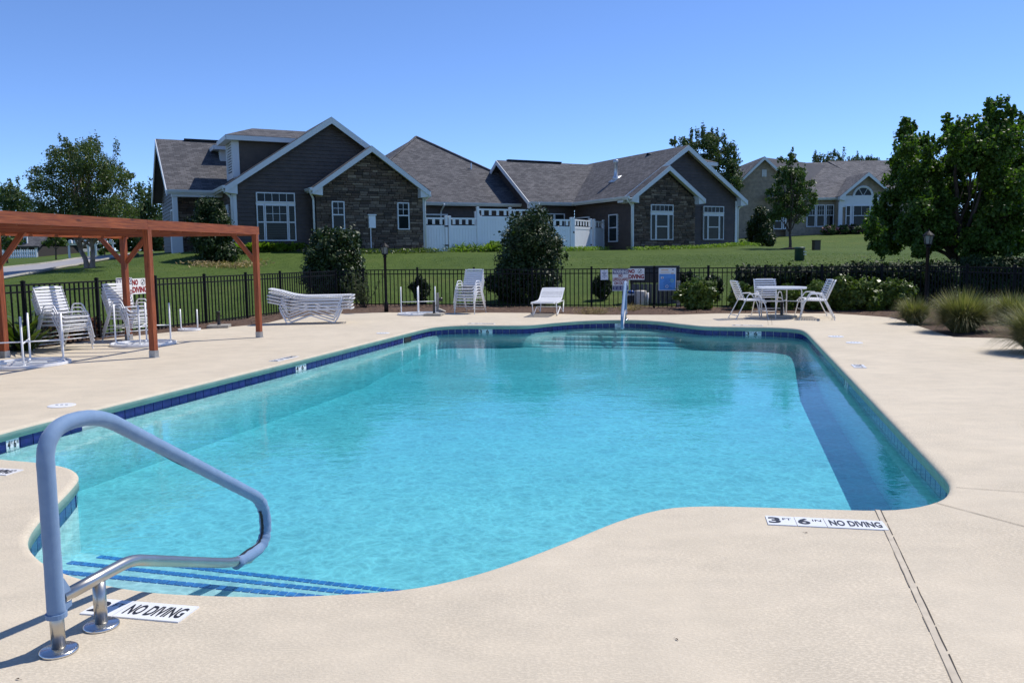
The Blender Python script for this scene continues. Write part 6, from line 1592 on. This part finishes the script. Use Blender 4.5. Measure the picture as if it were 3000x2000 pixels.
cover('ground_cover', [HW(28.3, -1.6), HW(33.6, -1.6), HW(38.5, -.9)], 2200, .16, M['leaf_fern'], .2, 'pale green ground cover along the right gable')
cover('ground_cover', [W(560, 772, 35).xy[:], W(700, 775, 34).xy[:], W(760, 768, 35.5).xy[:]], 800, .16, M['straw'], .2, 'dry weedy ground cover below the left magnolia')
for k, px in enumerate((2432, 2470, 2505, 2545, 2585)):
    t = shrub('rose_bush', f'{nums[k]} pink flowering bush from the left below the arched window', 'shrub', px, 690, 73.5, 50, 26, M['leaf_far'], 600, .2, seed=100 + k, tufts=5, trunk=False, group='flowering bushes at the tan house')
    foliage('blossoms', [(0, 0, .45, .7, .5, .35)], 130, .12, M['pink'], t, .9, .8)
# ---- beds inside and outside the left fence
def FLp(k, off): p = np.array(FL[0]) + dl * k + np.array([-dl[1], dl[0]]) * off; return p
for k, (f, off, w_, h_, mt, n, sz, lab) in enumerate(((-1.5, .55, .9, .55, 'leaf_laurel', 1300, .13, 'big leaved hydrangea behind the leftmost chair stack'), (-.4, .6, .7, .5, 'leaf_laurel', 1000, .13, 'lower hydrangea behind the left fence post'), (1.0, .5, .8, .42, 'leaf_red', 1100, .09, 'reddish shrub behind the fence between the two chair stacks'), (2.0, .55, .6, .38, 'leaf_red', 800, .09, 'smaller reddish shrub behind the second chair stack'))):
    p = FLp(f, off); t = thing('border_shrub', lab, 'shrub', (p[0], p[1], tz(*p)), 0); bl = tuft_blobs((0, 0, h_ * .55), (w_ * .5, w_ * .5, h_ * .4), 9, .2, .8, k)
    foliage('foliage', bl, n, sz, M[mt], t, .6, .4, zmin=.0); core(t, bl, M[mt], .7)
fern('tall grassy clump behind the leftmost chair stack', 70, 985, 14.2, .35, .95, 5, M['leaf_laurel'], 70, 'grass_plant')
# ---- tall grasses at the right edge
for k, (px, py, rad, h_, n, lab) in enumerate(((2692, 953, .42, .56, 2400, 'tall green grass clump nearest the laurels'), (2838, 980, .58, .76, 5200, 'largest tall grass clump, in the middle of the right bed'), (2985, 958, .52, .66, 3200, 'tall grass clump behind the largest one'), (3085, 1045, .58, .78, 4600, 'tall grass clump spilling over the deck at the right edge'))):
    p = np.array(G(px, py)) + AX * .45; grass_clump(lab, p[0], p[1], rad, h_, n, 200 + k, .0)
# dry tufts along the mulch
for k, (px, py, lab) in enumerate(((1735, 922, 'dry tan grass tuft left of the far handrail'), (1850, 914, 'dry tan grass tuft behind the far handrail'))):
    p = np.array(G(px, py)) + AX * .3; t = thing('dry_grass', lab, 'dry grass', (p[0], p[1], 0)); g = np.random.default_rng(k); C = np.c_[g.normal(0, .22, 260), g.normal(0, .12, 260), g.random(260) * .16]
    np_mesh('blades', leaf_quads(C, np.tile([0, -1., .3], (260, 1)), np.full(260, .2), .06, 0, .6), np.arange(1040).reshape(-1, 4), M['straw'], t)
# ---- turf blades in the lawn near the fence
def turf():
    n = 90000; Yr = 13 + 26 * rng.random(n) ** 1.3; Xr = (rng.random(n) * 1.36 - .66) * Yr
    s_ = Xr * AX[0] + Yr * AX[1]; nl = np.array([-dl[1], dl[0]]); off = (Xr - FL[0][0]) * nl[0] + (Yr - FL[0][1]) * nl[1]
    m = ((s_ > FB + .5) | (off > .5)) & ~inside(deck_out, Xr, Yr); Xr, Yr = Xr[m], Yr[m]; n = len(Xr); Z = terr(Xr, Yr)
    a = rng.uniform(0, math.tau, n); hh = rng.uniform(.018, .042, n); wd = rng.uniform(.006, .012, n); lx, ly = rng.normal(0, .03, n), rng.normal(0, .03, n)
    c, s2 = np.cos(a) * wd, np.sin(a) * wd
    V = np.stack([np.c_[Xr - c, Yr - s2, Z - .01], np.c_[Xr + c, Yr + s2, Z - .01], np.c_[Xr + lx, Yr + ly, Z + hh]], 1)
    return tag(np_mesh('grass_blades', V.reshape(-1, 3), np.arange(3 * n).reshape(-1, 3), M['turf']), 'short mown grass blades of the lawn beyond the fence', kind='stuff')
turf()

# ================================================================== FAR LEFT: houses, mailboxes, low fence
def far_house(px0, px1, pyb, pyt_e, pyt_r, Y, mat, label, stone=False, wpx=None):
    A, B = W(px0, pyb, Y), W(px1, pyb, Y); L = B.x - A.x; zb_ = A.z - 1.0; ze_ = W(px0, pyt_e, Y).z; zr_ = W(px0, pyt_r, Y).z
    t = thing('far_house', label, 'house', ((A.x + B.x) / 2, Y, A.z)); f = Frame(t, (A.x + B.x) / 2, A.z); f.o = Vector(((A.x + B.x) / 2, Y, A.z))
    wl = Wall(f, (0, Y, 0), (1, 0, 0), (0, -1, 0)); P = [(A.x, zb_), (B.x, zb_), (B.x, ze_), (A.x, ze_)]
    wo = solid_wall(wl, P, M['mortar'] if stone else M[mat], t, 7.0)
    (stones(wl, P, wo, .25, (.4, .9), False) if stone else siding(wl, P, M[mat], wo, .22))
    mb = MB(); mb.quadslab([f.p(A.x - .4, Y - .5, ze_), f.p(B.x + .4, Y - .5, ze_), f.p(B.x + .4, Y + 3.5, zr_), f.p(A.x - .4, Y + 3.5, zr_)], .15); mb.quadslab([f.p(B.x + .4, Y + 7.5, ze_), f.p(A.x - .4, Y + 7.5, ze_), f.p(A.x - .4, Y + 3.5, zr_), f.p(B.x + .4, Y + 3.5, zr_)], .15); mb.build('roof', M['shingle'], t)
    for a, b in wpx: window(wl, X2(a, Y), W(a, pyb, Y).z + .15, X2(b, Y) - X2(a, Y), 1.5, t, 2, 2)
    MB().box(f.p(B.x - .1, Y - .06, (zb_ + ze_) / 2), (.2, .1, ze_ - zb_)).build('corner_board', M['trim'], t); return t
far_house(-120, 112, 752, 724, 640, 70, 'plank', 'grey roofed stone house at the far left beyond the road', True, ((4, 26), (75, 97)))
far_house(160, 197, 748, 700, 660, 78, 'plank3', 'pale grey sided house behind the street tree', False, ((166, 177),))
lw = W(-60, 760, 66); lw2 = W(106, 756, 66); t = thing('low_fence', 'low white picket fence in front of the far left house', 'fence', (lw.x, lw.y, tz(lw.x, lw.y)))
for k in range(26):
    f = k / 25; x = (lw2.x - lw.x) * f; MB().box((x, 0, .35), (.1, .04, .75)).build('picket', M['vinyl'], t)
for z in (.2, .55): MB().box(((lw2.x - lw.x) / 2, .03, z), (lw2.x - lw.x, .04, .08)).build('rail', M['vinyl'], t)
def mailboxes(px, pyb, Y, n, label):
    p = W(px, pyb, Y); t = thing('mailbox_stand', label, 'mailboxes', (p.x, p.y, tz(p.x, p.y)), R(20))
    for sx in (-1, 1): MB().box((sx * n * .14, 0, .5), (.11, .11, 1.1)).build('post', M['vinyl'], t)
    MB().box((0, 0, .85), (n * .36, .12, .1)).build('rail', M['vinyl'], t)
    for k in range(n):
        mb = MB(); x = (k - (n - 1) / 2) * .3; mb.prism([(-.1, 0), (.1, 0), (.1, .14)] + [(.1 * math.cos(a), .14 + .1 * math.sin(a)) for a in np.linspace(.3, math.pi - .3, 6)] + [(-.1, .14)], (0, .48, 0), (x, -.26, .92)); mb.build('mailbox', M['vinyl'], t)
    return t
mailboxes(232, 752, 54, 4, 'white mailbox stand left of the birch trunks'); mailboxes(262, 752, 56, 3, 'white mailbox stand right behind the birch trunks'); mailboxes(306, 746, 58, 4, 'lower white mailbox stand right of the sapling')
